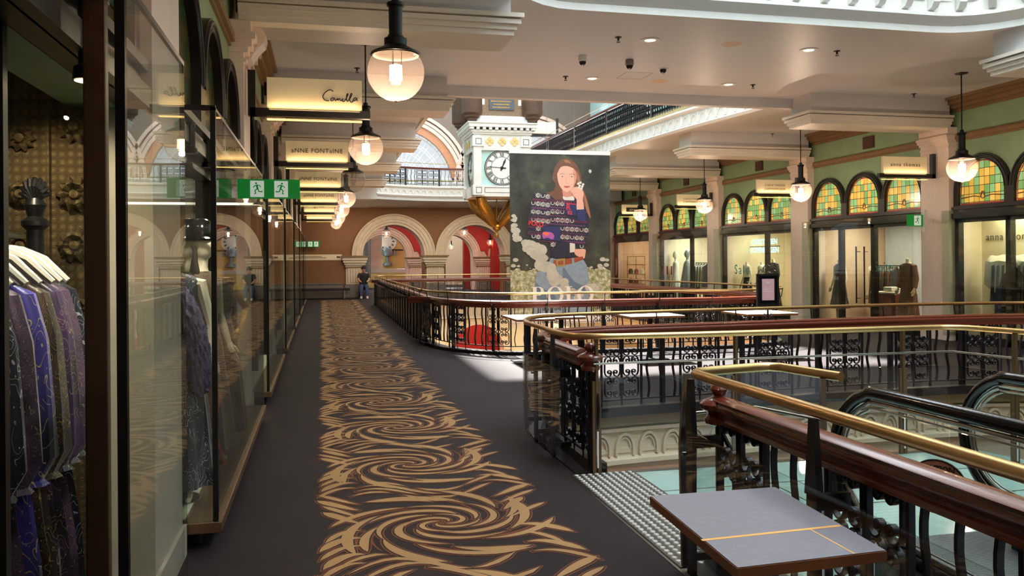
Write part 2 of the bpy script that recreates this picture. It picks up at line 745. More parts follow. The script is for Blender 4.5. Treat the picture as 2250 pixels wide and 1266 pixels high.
def spline(pts, step=.12, closed=False):
    """Catmull-Rom through points then resampled"""
    P = [Vector(p) for p in pts]
    K = len(P)
    out = []
    rng = range(K) if closed else range(K - 1)
    for i in rng:
        p0 = P[(i - 1) % K] if (closed or i > 0) else P[0] * 2 - P[1]
        p1, p2 = P[i], P[(i + 1) % K]
        p3 = P[(i + 2) % K] if (closed or i < K - 2) else P[-1] * 2 - P[-2]
        n = max(2, int((p2 - p1).length / .04))
        for j in range(n):
            t = j / n
            out.append(.5 * ((2 * p1) + (p2 - p0) * t + (2 * p0 - 5 * p1 + 4 * p2 - p3) * t * t + (3 * p1 - p0 - 3 * p2 + p3) * t ** 3))
    if not closed: out.append(P[-1])
    else: out.append(out[0])
    return resample(out, step)


def resample(out, step):
    L = [0]
    for a, b in zip(out, out[1:]):
        L.append(L[-1] + (b - a).length)
    n = max(1, round(L[-1] / step))
    res = []
    j = 0
    for i in range(n + 1):
        d = L[-1] * i / n
        while j < len(L) - 2 and L[j + 1] < d: j += 1
        seg = L[j + 1] - L[j]
        t = (d - L[j]) / seg if seg > 1e-9 else 0
        res.append(out[j].lerp(out[j + 1], min(1, t)))
    return res


def simplify(pts, ang=.02):
    res = [pts[0]]
    for i in range(1, len(pts) - 1):
        a = (pts[i] - res[-1]).normalized()
        b = (pts[i + 1] - pts[i]).normalized()
        if a.angle(b, 0) > ang or (pts[i] - res[-1]).length > 3:
            res.append(pts[i])
    res.append(pts[-1])
    return res


def offset(pts, d, closed=False):
    K = len(pts)
    out = []
    for i, p in enumerate(pts):
        a = pts[(i - 1) % K] if (closed or i > 0) else p
        b = pts[(i + 1) % K] if (closed or i < K - 1) else p
        t = (b - a).normalized()
        out.append(p + Vector((t.y, -t.x, 0)) * d)
    return out


def rrect(x0, y0, x1, y1, r, n=6):
    """rounded rectangle, r = (bl, br, tr, tl)"""
    pts = []
    for (cx, cyy, a, rr) in ((x0, y0, pi, r[0]), (x1, y0, 1.5 * pi, r[1]), (x1, y1, 0, r[2]), (x0, y1, .5 * pi, r[3])):
        sx = 1 if cx == x0 else -1
        sy = 1 if cyy == y0 else -1
        if rr < .01:
            pts.append((cx, cyy))
            continue
        for i in range(n + 1):
            q = a + i / n * pi / 2
            pts.append((cx + sx * rr + rr * cos(q), cyy + sy * rr + rr * sin(q)))
    return pts


FXY = lambda u, v, d: (u, v, d)
FXZ = lambda u, v, d: (u, d, v)
FYZ = lambda u, v, d: (d, u, v)

# ------------------------------------------------------------------ layout numbers
XL, XR = -0.80, 12.36          # pillar faces
WL, WR = -0.95, 12.55          # wall planes
BAY = 4.97
PY = [9.7 + BAY * k for k in range(-2, 6)]      # pillar centres along the galleries
Z_C = 4.9
END = 38.6

V1 = [(1.98, -2), (1.98, 6.9), (1.98, 7.6), (2.05, 8.1), (2.26, 8.48), (2.66, 8.71), (3.3, 8.82), (4.1, 8.9), (5.8, 9.02), (7.6, 9.08), (8.75, 8.95), (9.35, 8.55), (9.58, 7.9), (9.6, 7.0), (9.6, -2)]
V2 = [(1.98, 18), (1.99, 16.9), (2.12, 15.8), (2.5, 15.0), (3.1, 14.4), (3.8, 14.22), (5.8, 14.17), (7.6, 14.2), (8.5, 14.45), (9.0, 14.9), (9.25, 15.7), (9.2, 17), (8.95, 19.5), (8.68, 23), (8.5, 27), (8.45, 31), (8.25, 32.0), (7.8, 32.5), (7.1, 32.75), (4, 32.75), (2.9, 32.6), (2.2, 32.1), (1.98, 31.2)]

# ------------------------------------------------------------------ floor and ceiling slabs
v1s = spline([(x, y, 0) for x, y in V1], .25)
v2s = spline([(x, y, 0) for x, y in V2], .25, True)[::-1]
hole1 = [(p.x, p.y) for p in v1s]
hole2 = [(p.x, p.y) for p in v2s][:-1]
v2s = v2s[1:] + [v2s[1]]
m = MB()
m.prism([(-7, -6), (17, -6), (17, 56), (-7, 56)], FXY, 0, -.35, 0, holes=[hole1, hole2])
floor = struct(m.build('floor', ['carpet'], smooth=False))

# carpet runner pattern: leaf scrolls set into the carpet
pat = MB()


def stroke(pts, wf, z, mi, grow):
    K = len(pts)
    vs_, fs = [], []
    for i in range(K):
        a, b = pts[max(i - 1, 0)], pts[min(i + 1, K - 1)]
        dx, dy = b[0] - a[0], b[1] - a[1]
        L = sqrt(dx * dx + dy * dy) or 1
        w = wf(i / (K - 1)) + grow
        x, y = pts[i]
        if i == 0:
            x -= dx / L * grow; y -= dy / L * grow
        if i == K - 1:
            x += dx / L * grow; y += dy / L * grow
            w = grow * .4
        vs_ += [(x - dy / L * w, y + dx / L * w, z), (x + dy / L * w, y - dx / L * w, z)]
    for i in range(K - 1):
        fs.append((2 * i, 2 * i + 1, 2 * i + 3, 2 * i + 2))
    pat.add(vs_, fs, mi)


ZL = [0]


def leaf(pts, w, fat=.35, outline=True):
    wf = lambda t: w * (max(0.0, sin(pi * min(1, t * .5 / fat if t < fat else .5 + (t - fat) / (1 - fat) * .5))) ** .8) + .001
    ZL[0] += 1
    zb = .0012 + (ZL[0] % 40) * .00003
    if outline:
        stroke(pts, wf, zb, 2, .019)
        stroke(pts, wf, zb + .0009, 0, .010)
    stroke(pts, wf, zb + .0018, 1, 0)


def hair(pts):
    ZL[0] += 1
    stroke(pts, lambda t: .005 + .003 * sin(pi * t), .0012 + (ZL[0] % 40) * .00003, 2, 0)


def spiral(cx, cyy, r0, r1, a0, turn, sx, sy, n=16, sgn=1):
    out = []
    for i in range(n + 1):
        t = i / n
        r = r0 + (r1 - r0) * t
        a = a0 + sgn * turn * t
        out.append((cx + sx * r * cos(a), cyy + sy * r * sin(a)))
    return out


PER = 1.585
for k in range(-2, 20):
    yc = 5.36 + PER * k
    if yc > 37.5: break
    if yc < 2.2: continue
    n_ = 14 if yc < 16 else 8
    mir = 1 if k % 2 == 0 else -1
    cx = .76 if mir == 1 else .70
    rnd = random.Random(5 + k % 2)
    # vortex rings
    for j in range(4):
        leaf(spiral(cx, yc, .03, .22, j * pi / 2 + .4, 2.9, 1.15, .85, n_), .017, .5)
    for j in range(7):
        leaf(spiral(cx, yc, .19, .44, j * 2 * pi / 7 + .1, 1.9, 1.12, .95, n_), .022 + .004 * (j % 2), .45)
    for j in range(12):
        leaf(spiral(cx, yc, .42 + .04 * (j % 2), .66 + .08 * rnd.random(), j * pi / 6, .70 + .25 * (j % 3), 1.0, 1.02, n_), .028 + .008 * (j % 2), .68)
    for j in range(6):
        a0 = j * pi / 3 + .7
        hair(spiral(cx, yc, .30, .60, a0, 1.2, 1.05, 1.0, n_))
    # left fringe: fronds sweeping to the edge
    for j in range(9):
        y0 = yc - .62 + j * .145
        up_ = 1 if j > 4 else -.9
        e = .06 * rnd.random()
        leaf([(.24 - (.23 + e) * t, y0 + .07 * sin(t * 2.4) + .26 * (t ** 1.7) * up_) for t in [i / 8 for i in range(9)]], .024 + .012 * (j % 2), .72)
    # right fringe
    for j in range(8):
        y0 = yc - .66 + j * .165
        e = .15 * abs(sin(yc * 2 + j))
        up_ = 1 if j > 3 else -.9
        leaf([(1.20 + (.20 + e) * t, y0 + .05 * sin(t * 3) + .26 * (t ** 1.5) * up_) for t in [i / 8 for i in range(9)]], .022 + .012 * (j % 2), .72)
    # long connecting sweeps between the vortices
    for j in range(4):
        pts = [(.20 + 1.02 * t + .04 * j * mir, yc + PER * .5 - .14 + j * .09 + .17 * sin(t * 2 * pi + mir * .6 + j * .25)) for t in [i / 14 for i in range(15)]]
        q = 4 + (j % 3) * 2
        leaf(pts[:q + 1], .021, .6)
        leaf(pts[q + 1:11], .024, .4)
        if j % 2: leaf(pts[10:], .02, .6)
runner = pat.build('carpet_runner', ['carpet', 'carpet_gold', 'carpet_rust'], smooth=False)
tag(runner, 'woven runner of gold and rust scrolling leaves along the dark gallery carpet', 'carpet')

# kerbs round the voids, fascias below
m = MB()
k1 = [Vector((p.x, p.y, 0)) for p in v1s if p.y > 6.25 or p.x < 4]
k1a = [p for p in v1s if p.x < 3 and p.y < 4.3]
k1b = [p for p in v1s if not (p.x < 3 and p.y < 6.15)]
prof_k = [(-.02, -.02), (.24, -.02), (.24, .08), (.12, .08), (.10, .012), (-.02, .012)]
m.sweep(k1a, prof_k, 0)
m.sweep(k1b, prof_k, 0)
m.sweep(v2s[:-1], [(.02, -.02), (.22, -.02), (.22, .06), (.02, .06)], 0, closed=True)
struct(m.build('trim_1', ['black_metal']))

m = MB()
fa = [Vector((p.x, p.y, 0)) for p in v1s]
m.sweep(fa, [(.02, -.02), (.14, -.02), (.14, -.14), (.06, -.18), (.02, -.18)], 1)
m.sweep(fa, [(.0, -.18), (.10, -.18), (.10, -.22), (.05, -.24), (.05, -.50), (.12, -.53), (.12, -.58), (.0, -.60)], 0)
m.sweep(fa, [(.0, -.60), (.06, -.60), (.06, -1.5), (.0, -1.5)], 2)
# row of blind arches
fs_ = resample(offset(fa, .055), .3)
for a, b in zip(fs_, fs_[1:]):
    if a.y < 5.5: continue
    t = (b - a).normalized()
    nrm = Vector((t.y, -t.x, 0))
    mid = (a + b) / 2
    w = (b - a).length
    fn = lambda u, v, d: tuple(mid + t * u + nrm * d + Vector((0, 0, v)))
    arc = [(w * .36 * cos(q), -.42 + .17 * sin(q)) for q in [pi * i / 8 for i in range(9)]]
    m.strap([(w * .36, -.49)] + arc + [(-w * .36, -.49)], .08, .03, fn, 0)
    m.strap([(x * .72, (z + .42) * .72 - .42) for x, z in arc], .04, .02, fn, 0)
    m.strap([(-w * .3, -.44), (w * .3, -.44)], .02, .05, fn, 0)
struct(m.build('trim_2', ['cream_stone', 'olive_band', 'salmon_plaster']))
m = MB()
m.sweep([p for p in v2s[:-1]], [(.0, -.02), (.10, -.02), (.10, -.14), (.04, -.2), (.04, -.6), (.1, -.65), (.0, -.7)], 0, closed=True)
struct(m.build('trim_3', ['cream_stone']))

# ceiling slab with the two upper voids
U1 = rrect(2.24, -4, 9.5, 10.0, (.1, .1, 1.1, .9))
U2 = [(2.24, 15.08), (8.45, 15.08), (8.85, 15.13), (9.1, 15.3), (9.2, 15.6), (9.15, 16.2), (8.95, 17.6), (8.75, 19), (8.58, 21), (8.46, 23), (8.36, 27), (8.3, 31), (8.3, END - .05), (2.24, END - .05)]
m = MB()
m.prism([(-7, -6), (17, -6), (17, END), (-7, END)], FXY, Z_C, 5.55, 0, holes=[U1, U2])
struct(m.build('ceiling', ['ceiling_paint'], smooth=False))
# lower deck in front of the end wall with its curved ornate edge
def arc_edge(off=0.0, n=16):
    return [Vector((2.1 + 6.4 * i / n, 33.0 + 1.15 * sin(pi * i / n) ** .8 + off, 0)) for i in range(n + 1)]


ae = arc_edge()
m = MB()
m.prism([(-1, 33.0)] + [(p.x, p.y) for p in ae] + [(12.4, 33.0), (12.4, END), (-1, END)], FXY, 4.14, 4.74, 0)
m.box(-1, 32.97, 4.12, 2.15, END, 4.95)
struct(m.build('trim_4', ['ceiling_paint'], smooth=False))
m = MB()
m.sweep(ae, [(.0, 4.28), (.06, 4.28), (.10, 4.34), (.05, 4.38), (.05, 4.62), (.14, 4.68), (.14, 4.74), (0, 4.76)], 0)
bs = resample(offset(ae, .05), .30)
for a, b in zip(bs, bs[1:]):
    t = (b - a).normalized(); nrm = Vector((t.y, -t.x, 0)); mid = (a + b) / 2
    fn2 = lambda u, v, d: tuple(mid + t * u + nrm * d + Vector((0, 0, v)))
    m.strap([(.11 * cos(q), 4.42 + .14 * sin(q)) for q in [pi * i / 6 for i in range(7)]], .06, .03, fn2, 0)
struct(m.build('trim_9', ['white_trim']))

# fascia of upper void 1, far side with brackets
u1 = [Vector((x, y, 0)) for x, y in U1][::-1]
m = MB()
m.sweep(u1, [(.0, 4.86), (.02, 4.86), (.02, 5.0), (0, 5.0)], 0, closed=True)
m.sweep(u1, [(.02, 4.95), (.10, 5.02), (.14, 5.06), (.14, 5.10), (.06, 5.14), (.06, 5.55), (.2, 5.62), (.2, 5.7), (0, 5.7)], 0, closed=True)
bs = resample(offset(u1 + [u1[0]], .06), .42)
for a, b in zip(bs, bs[1:]):
    if a.y < 8.2: continue
    t = (b - a).normalized(); nrm = Vector((t.y, -t.x, 0)); mid = (a + b) / 2
    fn = lambda u, v, d: tuple(mid + nrm * u + t * d + Vector((0, 0, v)))
    m.prism([(0, 5.15), (.08, 5.17), (.13, 5.24), (.13, 5.30), (.09, 5.34), (.16, 5.45), (.2, 5.5), (0, 5.52)], fn, -.05, .05, 0)
    fn2 = lambda u, v, d: tuple(mid + t * u + nrm * d + Vector((0, 0, v)))
    m.strap([(.1, 5.30), (.32, 5.30)], .03, .025, fn2, 0)
    m.strap([(.1, 5.42), (.32, 5.42)], .03, .025, fn2, 0)
struct(m.build('trim_5', ['white_trim']))

# fascia of upper void 2
u2 = [Vector((x, y, 0)) for x, y in U2][::-1]
m = MB()
m.sweep(u2, [(.0, 4.84), (.08, 4.84), (.12, 4.90), (.06, 4.94), (.06, 5.22), (.16, 5.28), (.16, 5.33), (0, 5.36)], 0, closed=True)
bs = resample(offset(u2 + [u2[0]], .05), .36)
for a, b in zip(bs, bs[1:]):
    if a.x < 3 and a.y < 33: continue
    if a.y < 15.1: continue
    t = (b - a).normalized(); nrm = Vector((t.y, -t.x, 0)); mid = (a + b) / 2
    fn2 = lambda u, v, d: tuple(mid + t * u + nrm * d + Vector((0, 0, v)))
    m.strap([(.15 * cos(q), 5.0 + .17 * sin(q)) for q in [pi * i / 6 for i in range(7)]], .06, .04, fn2, 0)
    m.strap([(.18, 4.96), (.18, 5.2)], .09, .06, fn2, 0)
struct(m.build('trim_6', ['white_trim']))
m = MB()
m.sweep(u2, [(-.05, 5.36), (.1, 5.36), (.1, 5.42), (-.05, 5.42)], 0, closed=True)
struct(m.build('trim_7', ['olive_band']))
# deep downstand along the bridge edge of void 2
m = MB()
m.box(2.24, 14.95, 4.71, 9.3, 15.12, 4.92)
struct(m.build('trim_8', ['ceiling_paint'], smooth=False))


# beams across the galleries at every pillar
def beam(side, y, idx):
    m = MB()
    xa, xb = (XL - .05, 2.16) if side < 0 else (XR + .05, 9.45 - .035 * max(0, y - 9.7))
    y0, y1 = y - .38, y + .32
    lo, hi = min(xa, xb), max(xa, xb)
    m.box(lo, y0, 4.32, hi, y1, Z_C + .02, 0)
    e = xb
    sg = 1 if side < 0 else -1
    for (g, za, zb) in ((.03, 4.30, 4.36), (.06, 4.36, 4.42), (.10, 4.42, 4.475), (.13, 4.49, 4.54)):
        x0, x1 = sorted((xa, e + sg * g))
        m.box(x0, y0 - g, za, x1, y1 + g, zb, 1)
    return struct(m.build('trim_%d' % idx, ['ceiling_paint', 'trim_paint'], smooth=False))


ti = 20
for y in PY[1:]:
    beam(-1, y, ti); ti += 1
    beam(1, y, ti); ti += 1


# ------------------------------------------------------------------ pillars
def pillar(side, y, idx):
    m = MB()
    x = XL if side < 0 else XR
    b = x + side * .5
    sg = -side
    x0, x1 = sorted((x, b))
    y0, y1 = y - .4, y + .4
    m.box(x0, y0, 0, x1, y1, 4.32, 0)
    m.box(*sorted((x + sg * .02, b))[:1], y0 - .02, 0, sorted((x + sg * .02, b))[1], y1 + .02, .18, 0)
    # capital
    for g, za, zb in (((.03, 3.86, 3.90), (.05, 3.96, 4.02), (.09, 4.02, 4.10), (.13, 4.10, 4.17), (.08, 4.17, 4.30)) if side < 0 else ((.02, 3.90, 3.93), (.03, 4.0, 4.05), (.06, 4.05, 4.10), (.08, 4.10, 4.16), (.03, 4.16, 4.32))):
        xx0, xx1 = sorted((x + sg * g, b))
        m.box(xx0, y0 - g * .5, za, xx1, y1 + g * .5, zb, 0)
    # scroll bracket
    fn = lambda u, v, d: (x + sg * u, y + d, v)
    if side < 0: m.prism([(0, 3.92), (.06, 3.96), (.12, 4.06), (.2, 4.14), (.22, 4.22), (.16, 4.32), (0, 4.32)], fn, -.17, .17, 0)
    return struct(m.build('trim_%d' % idx, ['pillar_paint'], ang=25))


for y in PY:
    pillar(-1, y, ti); ti += 1
    pillar(1, y, ti); ti += 1


# ------------------------------------------------------------------ gallery walls with three-light arched windows
def arch_pts(y0, y1, zs, ztop, n=12):
    c = (y0 + y1) / 2
    r = (y1 - y0) / 2
    return [(y0, zs)] + [(y1, zs)] + [(c + r * cos(q), ztop - r + r * sin(q)) for q in [pi * i / n for i in range(n + 1)]]


def wall(side):
    x = WL if side < 0 else WR
    xb = x + side * .22
    m = MB()
    wi = 0
    panes = []
    for k in range(len(PY) - 1):
        a, b = PY[k] + .4, PY[k + 1] - .4
        w = (b - a) / 3
        holes = []
        m.prism([(a - .4, 2.46), (b + .4, 2.46), (b + .4, Z_C), (a - .4, Z_C)], FYZ, x, xb, 0,
                holes=[[(a + .02, 2.50), (b - .02, 2.50), (b - .02, 2.62)] +
                       sum([[(b - .04 - w * j - (w - .06) / 2 + ((w - .02) / 2 + .02) * cos(q), 3.11 + ((w - .02) / 2 + .02) * sin(q)) for q in [pi * i / 12 for i in range(13)]] for j in range(3)], []) + [(a + .02, 2.62)]] if False else [])
        # mouldings
        sg = -side
        f = x
        for (d, za, zb, mi) in ((.03, 4.02, 4.06, 1), (.07, 4.06, 4.14, 1), (.04, 4.14, 4.17, 1), (.05, 4.62, 4.68, 1), (.12, 4.68, 4.76, 1), (.20, 4.76, 4.84, 1), (.26, 4.84, 4.90, 1)):
            x0, x1 = sorted((f, f + sg * d))
            m.box(x0, a, za, x1, b, zb, mi)
    # end walls beside pillars and interior divisions handled by shops
    struct(m.build('wall_left' if side < 0 else 'wall_right', ['green_paint', 'ochre_moulding'], smooth=False))


wall(-1)
wall(1)

wn = 1


def arched_window(side, k):
    """dark timber frame with three round-headed leaded lights above a transom"""
    global wn
    x = (WL if side < 0 else WR)
    sg = -side
    a, b = PY[k] + .42, PY[k + 1] - .42
    w = (b - a) / 3
    m = MB()
    d0, d1 = x + sg * .005, x + sg * .10
    outer = [(a, 2.46), (b, 2.46), (b, 2.74)]
    holes = []
    R = w / 2
    top = []
    for j in reversed(range(3)):
        c = a + w * (j + .5)
        top += [(c + (R - .004) * cos(q), 3.02 + (R - .004) * sin(q)) for q in [pi * i / 14 for i in range(15)]]
    outer = [(a, 2.46), (b, 2.46)] + top
    for j in range(3):
        c = a + w * (j + .5)
        r = R - .11
        holes.append([(c - r, 2.72), (c + r, 2.72)] + [(c + r * cos(q), 3.02 + r * sin(q)) for q in [pi * i / 14 for i in range(15)]])
    m.prism(outer, FYZ, d0, d1, 0, holes=holes)
    # raised roll round each arch, sill and transom
    for j in range(3):
        c = a + w * (j + .5)
        r = R - .04
        m.tube([(d1, c + r * cos(q), 3.02 + r * sin(q)) for q in [pi * i / 14 for i in range(15)]], .022, 6)
        m.tube([(d1, c + (r - .06) * cos(q), 3.02 + (r - .06) * sin(q)) for q in [pi * i / 14 for i in range(15)]], .012, 6)
    x0, x1 = sorted((d1 - sg * .01, d1 + sg * .05))
    m.box(x0, a, 2.46, x1, b, 2.56)
    m.box(x0, a, 2.64, x1 - .01, b, 2.69)
    fr = struct(m.build('window_%d' % wn, ['dark_frame']))
    wn += 1
    for j in range(3):
        c = a + w * (j + .5)
        r = R - .10
        p = MB()
        p.prism([(c - r, 2.71), (c + r, 2.71)] + [(c + r * cos(q), 3.02 + r * sin(q)) for q in [pi * i / 14 for i in range(15)]], FYZ, x + sg * .02, x + sg * .03, 0)
        # ruby border and lead knot
        rr = r - .035
        bp = [(c - rr, 2.745), (c + rr, 2.745)] + [(c + rr * cos(q), 3.02 + rr * sin(q)) for q in [pi * i / 14 for i in range(15)]] + [(c - rr, 2.745)]
        fn = lambda u, v, d: (x + sg * (.034 + d), u, v)
        if side > 0:
            p.strap(bp, .006, .022, fn, 1)
            p.strap([(c - r, 2.72), (c + r, 2.72)], .008, .035, fn, 1)
            p.strap([(c - rr, 2.86), (c - rr * .4, 2.89), (c - .06, 2.86), (c, 2.95), (c + .06, 2.86), (c + rr * .4, 2.89), (c + rr, 2.86)], .01, .02, fn, 2)
            p.strap([(c + .05 * cos(q), 2.9 + .07 * sin(q)) for q in [2 * pi * i / 10 for i in range(11)]], .01, .016, fn, 2)
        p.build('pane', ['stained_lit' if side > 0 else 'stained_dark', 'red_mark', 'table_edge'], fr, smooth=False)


for k in range(len(PY) - 1):
    arched_window(1, k)
    arched_window(-1, k)

# air vents in the green wall
vent_m = MB()
vent_m.box(0, -.2, -.14, -.03, .2, .14)
for i in range(6):
    vent_m.box(-.03, -.18, -.12 + i * .043, -.045, .18, -.10 + i * .043)
for n_, k in enumerate(range(1, 7)):
    yv = (PY[k] + PY[k + 1]) / 2 - .15 if k < len(PY) - 1 else 36
    if yv > 37: break
    o = vent_m.build('wall_vent', ['brown_post'], loc=(WR, yv, 4.39), smooth=False)
    tag(o, ['brown louvred vent high on the green wall nearest the camera', 'brown louvred vent on the green wall above the hooded mannequin shop', 'brown vent above the neon lettered shop',
            'small brown vent above the shop with striped clothes', 'small brown vent above the pink lit shop', 'far brown vent on the green wall'][n_], 'vent', 'vents in the green wall')
    if n_ == 0: o['label'] = 'brown louvred vent high on the green wall at the edge of the picture'
    if n_ == 1: o['label'] = 'brown louvred vent above the three arched windows by the clothes racks'


# ------------------------------------------------------------------ shop rooms behind the fronts
def shop_room(side, k, wallmat, floormat, depth, light, lcol=(1, .82, .6), back=None):
    x = (WL + side * .22) if side < 0 else (WR + .22)
    xe = x + side * depth
    a, b = PY[k] + .3, PY[k + 1] - .3
    m = MB()
    x0, x1 = sorted((x, xe))
    m.box(x0, a - .1, 0, x1, a, 2.66, 0)
    m.box(x0, b, 0, x1, b + .1, 2.66, 0)
    m.box(xe, a, 0, xe + side * .1, b, 2.66, 0)
    m.box(x0, a, 2.66, x1, b, 2.74, 0)
    m.box(x0, a, -.0, x1, b, .03, 1)
    struct(m.build('wall_inner', [wallmat, floormat], smooth=False))
    if light:
        lamp('shop_light', 'AREA', (x + side * min(depth * .5, .8), (a + b) / 2, 2.62), light, lcol, shape='RECTANGLE', size=min(depth * .7, .5), size_y=3.4)


shop_room(1, 1, 'cream_wall', 'lower_floor', 4, 40)
shop_room(1, 2, 'cream_wall', 'lower_floor', .46, 70, (1, .86, .64))
shop_room(1, 3, 'salmon_plaster', 'lower_floor', 3.6, 150, (1, .84, .64))
shop_room(1, 4, 'cream_wall', 'lower_floor', 2.6, 130, (1, .86, .68))
shop_room(1, 5, 'cream_wall', 'lower_floor', 3.2, 170, (1, .97, .92))
shop_room(1, 6, 'salmon_plaster', 'lower_floor', 1.6, 110, (1, .72, .52))
for k in range(1, 7):
    shop_room(-1, k, 'grey_wall' if k > 1 else 'grey_wall', 'tile_cream', 3.2, 14, (1, .85, .62))


def shopfront(side, k, mull, doors=()):
    """timber posts and rails with plate glass under the arched window"""
    global wn
    x = WL if side < 0 else WR
    sg = -side
    a, b = PY[k] + .42, PY[k + 1] - .42
    m = MB()
    x0, x1 = sorted((x - sg * .05, x + sg * .07))
    for (c, w) in [(a + .05, .10), (b - .05, .10)] + [(a + q * (b - a), .11) for q in mull]:
        m.box(x0, c - w / 2, 0, x1, c + w / 2, 2.5)
    m.box(x0, a, 2.38, x1, b, 2.5)
    m.box(x0, a, 0, x1, b, .14)
    fr = struct(m.build('window_%d' % wn, ['dark_frame'], smooth=False))
    wn += 1
    p = MB()
    p.box(x, a, .1, x + .01, b, 2.42)
    p.build('pane', ['glass_clear'], fr, smooth=False)
    return fr


shopfront(1, 1, (.33, .66))
shopfront(1, 2, (.33, .68))
sf_a = shopfront(1, 3, (.42, .72))
shopfront(1, 4, (.36,))
shopfront(1, 5, (.36,))
shopfront(1, 6, ())
for k in range(1, 7):
    shopfront(-1, k, (.5,))


# ------------------------------------------------------------------ glass display cases standing out from the shopfronts
def case(side, y0, y1, label, xf=None, back=-1.32, full=True, base_z=.10, group=None):
    xf = (-.61 if side < 0 else 12.17) if xf is None else xf
    xb = back if side < 0 else WR
    sg = -side
    t = thing('display_case', label, 'display case', ((xf + xb) / 2, (y0 + y1) / 2, 0), 0, group)
    ox, oy = (xf + xb) / 2, (y0 + y1) / 2
    X = lambda v: v - ox
    Yv = lambda v: v - oy
    top = 2.62
    if full:
        m = MB()
        m.box(X(xf + sg * .02), Yv(y0 - .01), base_z, X(xb), Yv(y1 + .01), base_z + .065, 0)
        m.build('base', ['bronze_brown'], t, bevel=.004)
        m = MB()
        m.box(X(xf - sg * .20), Yv(y0 + .08), base_z + .066, X(xb), Yv(y1 - .08), base_z + .072, 0)
        m.build('display_floor', ['hex_tile'], t, smooth=False)
        m = MB()
        m.box(X(xf - sg * .12), Yv(y0 + .1), .0, X(xb), Yv(y1 - .1), base_z, 0)
        m.build('plinth', ['black_metal'], t, smooth=False)
    g = MB()
    g.box(X(xf), Yv(y0), base_z + .065, X(xf - sg * .012), Yv(y1), top)
    g.build('front_glass', ['glass_case'], t, smooth=False)
    g = MB()
    g.box(X(xf), Yv(y0), base_z + .065, X(xb), Yv(y0 + .012), top)
    g.build('end_glass', ['glass_clear'], t, smooth=False)
    g = MB()
    g.box(X(xf), Yv(y1 - .012), base_z + .065, X(xb), Yv(y1), top)
    g.build('end_glass', ['glass_clear'], t, smooth=False)
    if full:
        m = MB()
        m.box(X(xf), Yv(y0), base_z + .06, X(xf - sg * .03), Yv(y0 + .03), top + .02)
        m.build('corner_post', ['black_metal'], t, smooth=False)
        m = MB()
        m.box(X(xf), Yv(y0), top, X(xb), Yv(y0 + .025), top + .03)
        m.box(X(xf), Yv(y0), top, X(xf - sg * .015), Yv(y1), top + .02)
        m.build('top_rail', ['black_metal'], t, smooth=False)
    return t


caseA = case(-1, 2.86, 4.05, 'tall glass case of hanging purple dresses closest to the camera', back=-1.9)
caseB = case(-1, 5.2, 9.28, 'long glass case with mannequins and a cream tiled floor on a brown ledge', back=-1.5)
names = ['glass display case just beyond the one holding the mannequins', 'third tall glass case along the walkway shopfronts', 'fourth glass case along the walkway under the gorman sign',
         'fifth glass case along the walkway, mostly edge on', 'last glass case before the brown end wall']
for i, k in enumerate(range(2, 7)):
    case(-1, PY[k] + .5, PY[k + 1] - .42, names[i], back=-1.25)
rn = ['thin glass case before the rack of white draped clothes', 'thin glass case before the three windows with curtains', 'thin glass case before the neon lettered window',
      'thin glass case before the white gowned mannequins', 'thin glass case before the pink lit boutique']
for i, k in enumerate(range(2, 7)):
    case(1, PY[k] + .42, PY[k + 1] - .42, rn[i], full=False, base_z=.05)


def track_spot(label, x, y, z, power, aim=(0, 0, -1), group='spotlights in the mannequin case'):
    t = thing('track_spotlight', label, 'spotlight', (x, y, z), 0, group)
    m = MB(); m.lathe([(0, .20), (.03, .20), (.03, .04), (.042, .03), (.045, .0)], (0, 0, 0), 14, cap=False); m.build('housing', ['black_metal'], t)
    m = MB(); m.lathe([(0, .012), (.040, .012)], (0, 0, 0), 14, cap=False); m.build('lamp_face', ['lamp_disc'], t)
    l = lamp('spot_beam', 'SPOT', (0, 0, -.01), power, (1, .88, .68), parent=t, spot_size=2.3, spot_blend=.5, shadow_soft_size=.04)
    l.rotation_euler = Vector(aim).to_track_quat('-Z', 'Y').to_euler()


for y, w_ in ((5.55, 'first, near the end glass'), (6.35, 'second, above the purple fur'), (7.2, 'third'), (8.3, 'fourth, at the far end')):
    track_spot('small black spotlight inside the mannequin case, ' + w_, -.80, y, 2.40, 42, (-.10, .05, -1))
for k in range(2, 7):
    lamp('case_beam', 'SPOT', (-.80, PY[k] + 1.4, 2.40), 45, (1, .88, .62), rot=(0, 0, 0), spot_size=2.5, spot_blend=.5, shadow_soft_size=.02)
    lamp('case_beam', 'SPOT', (-.80, PY[k] + 3.2, 2.40), 45, (1, .88, .62), rot=(0, 0, 0), spot_size=2.5, spot_blend=.5, shadow_soft_size=.05)
lamp('screen_fill', 'SPOT', (-1.2, 3.70, 2.42), 30, (1, .80, .56), rot=(radians(25), 0, 0), spot_size=2.2, spot_blend=.6, shadow_soft_size=.008)  # added fill without a fitting, warms and brightens the carved screen
m = MB()
m.box(-1.62, 5.15, .1, -1.56, 9.28, 2.66)
struct(m.build('wall_inner', ['grey_wall'], smooth=False))
for k in range(2, 7):
    m = MB()
    m.box(-1.3, PY[k] + .5, .2, -1.26, PY[k + 1] - .42, 2.6)
    struct(m.build('wall_inner', ['dark_frame' if k % 2 else 'grey_wall'], smooth=False))

# brown door post beside the first case and its near frame
m = MB(); m.box(-.035, -.02, 0, .035, .02, 2.75)
tag(m.build('door_post', ['brown_post'], loc=(-.725, 2.98, 0), bevel=.004), 'brown timber post behind the black corner of the nearest case', 'post')
m = MB(); m.box(-.02, -.02, 0, .02, .02, 2.75)
tag(m.build('frame_post', ['black_metal'], loc=(-.965, 2.83, 0), smooth=False), 'black metal upright at the very edge of the dress display', 'post')

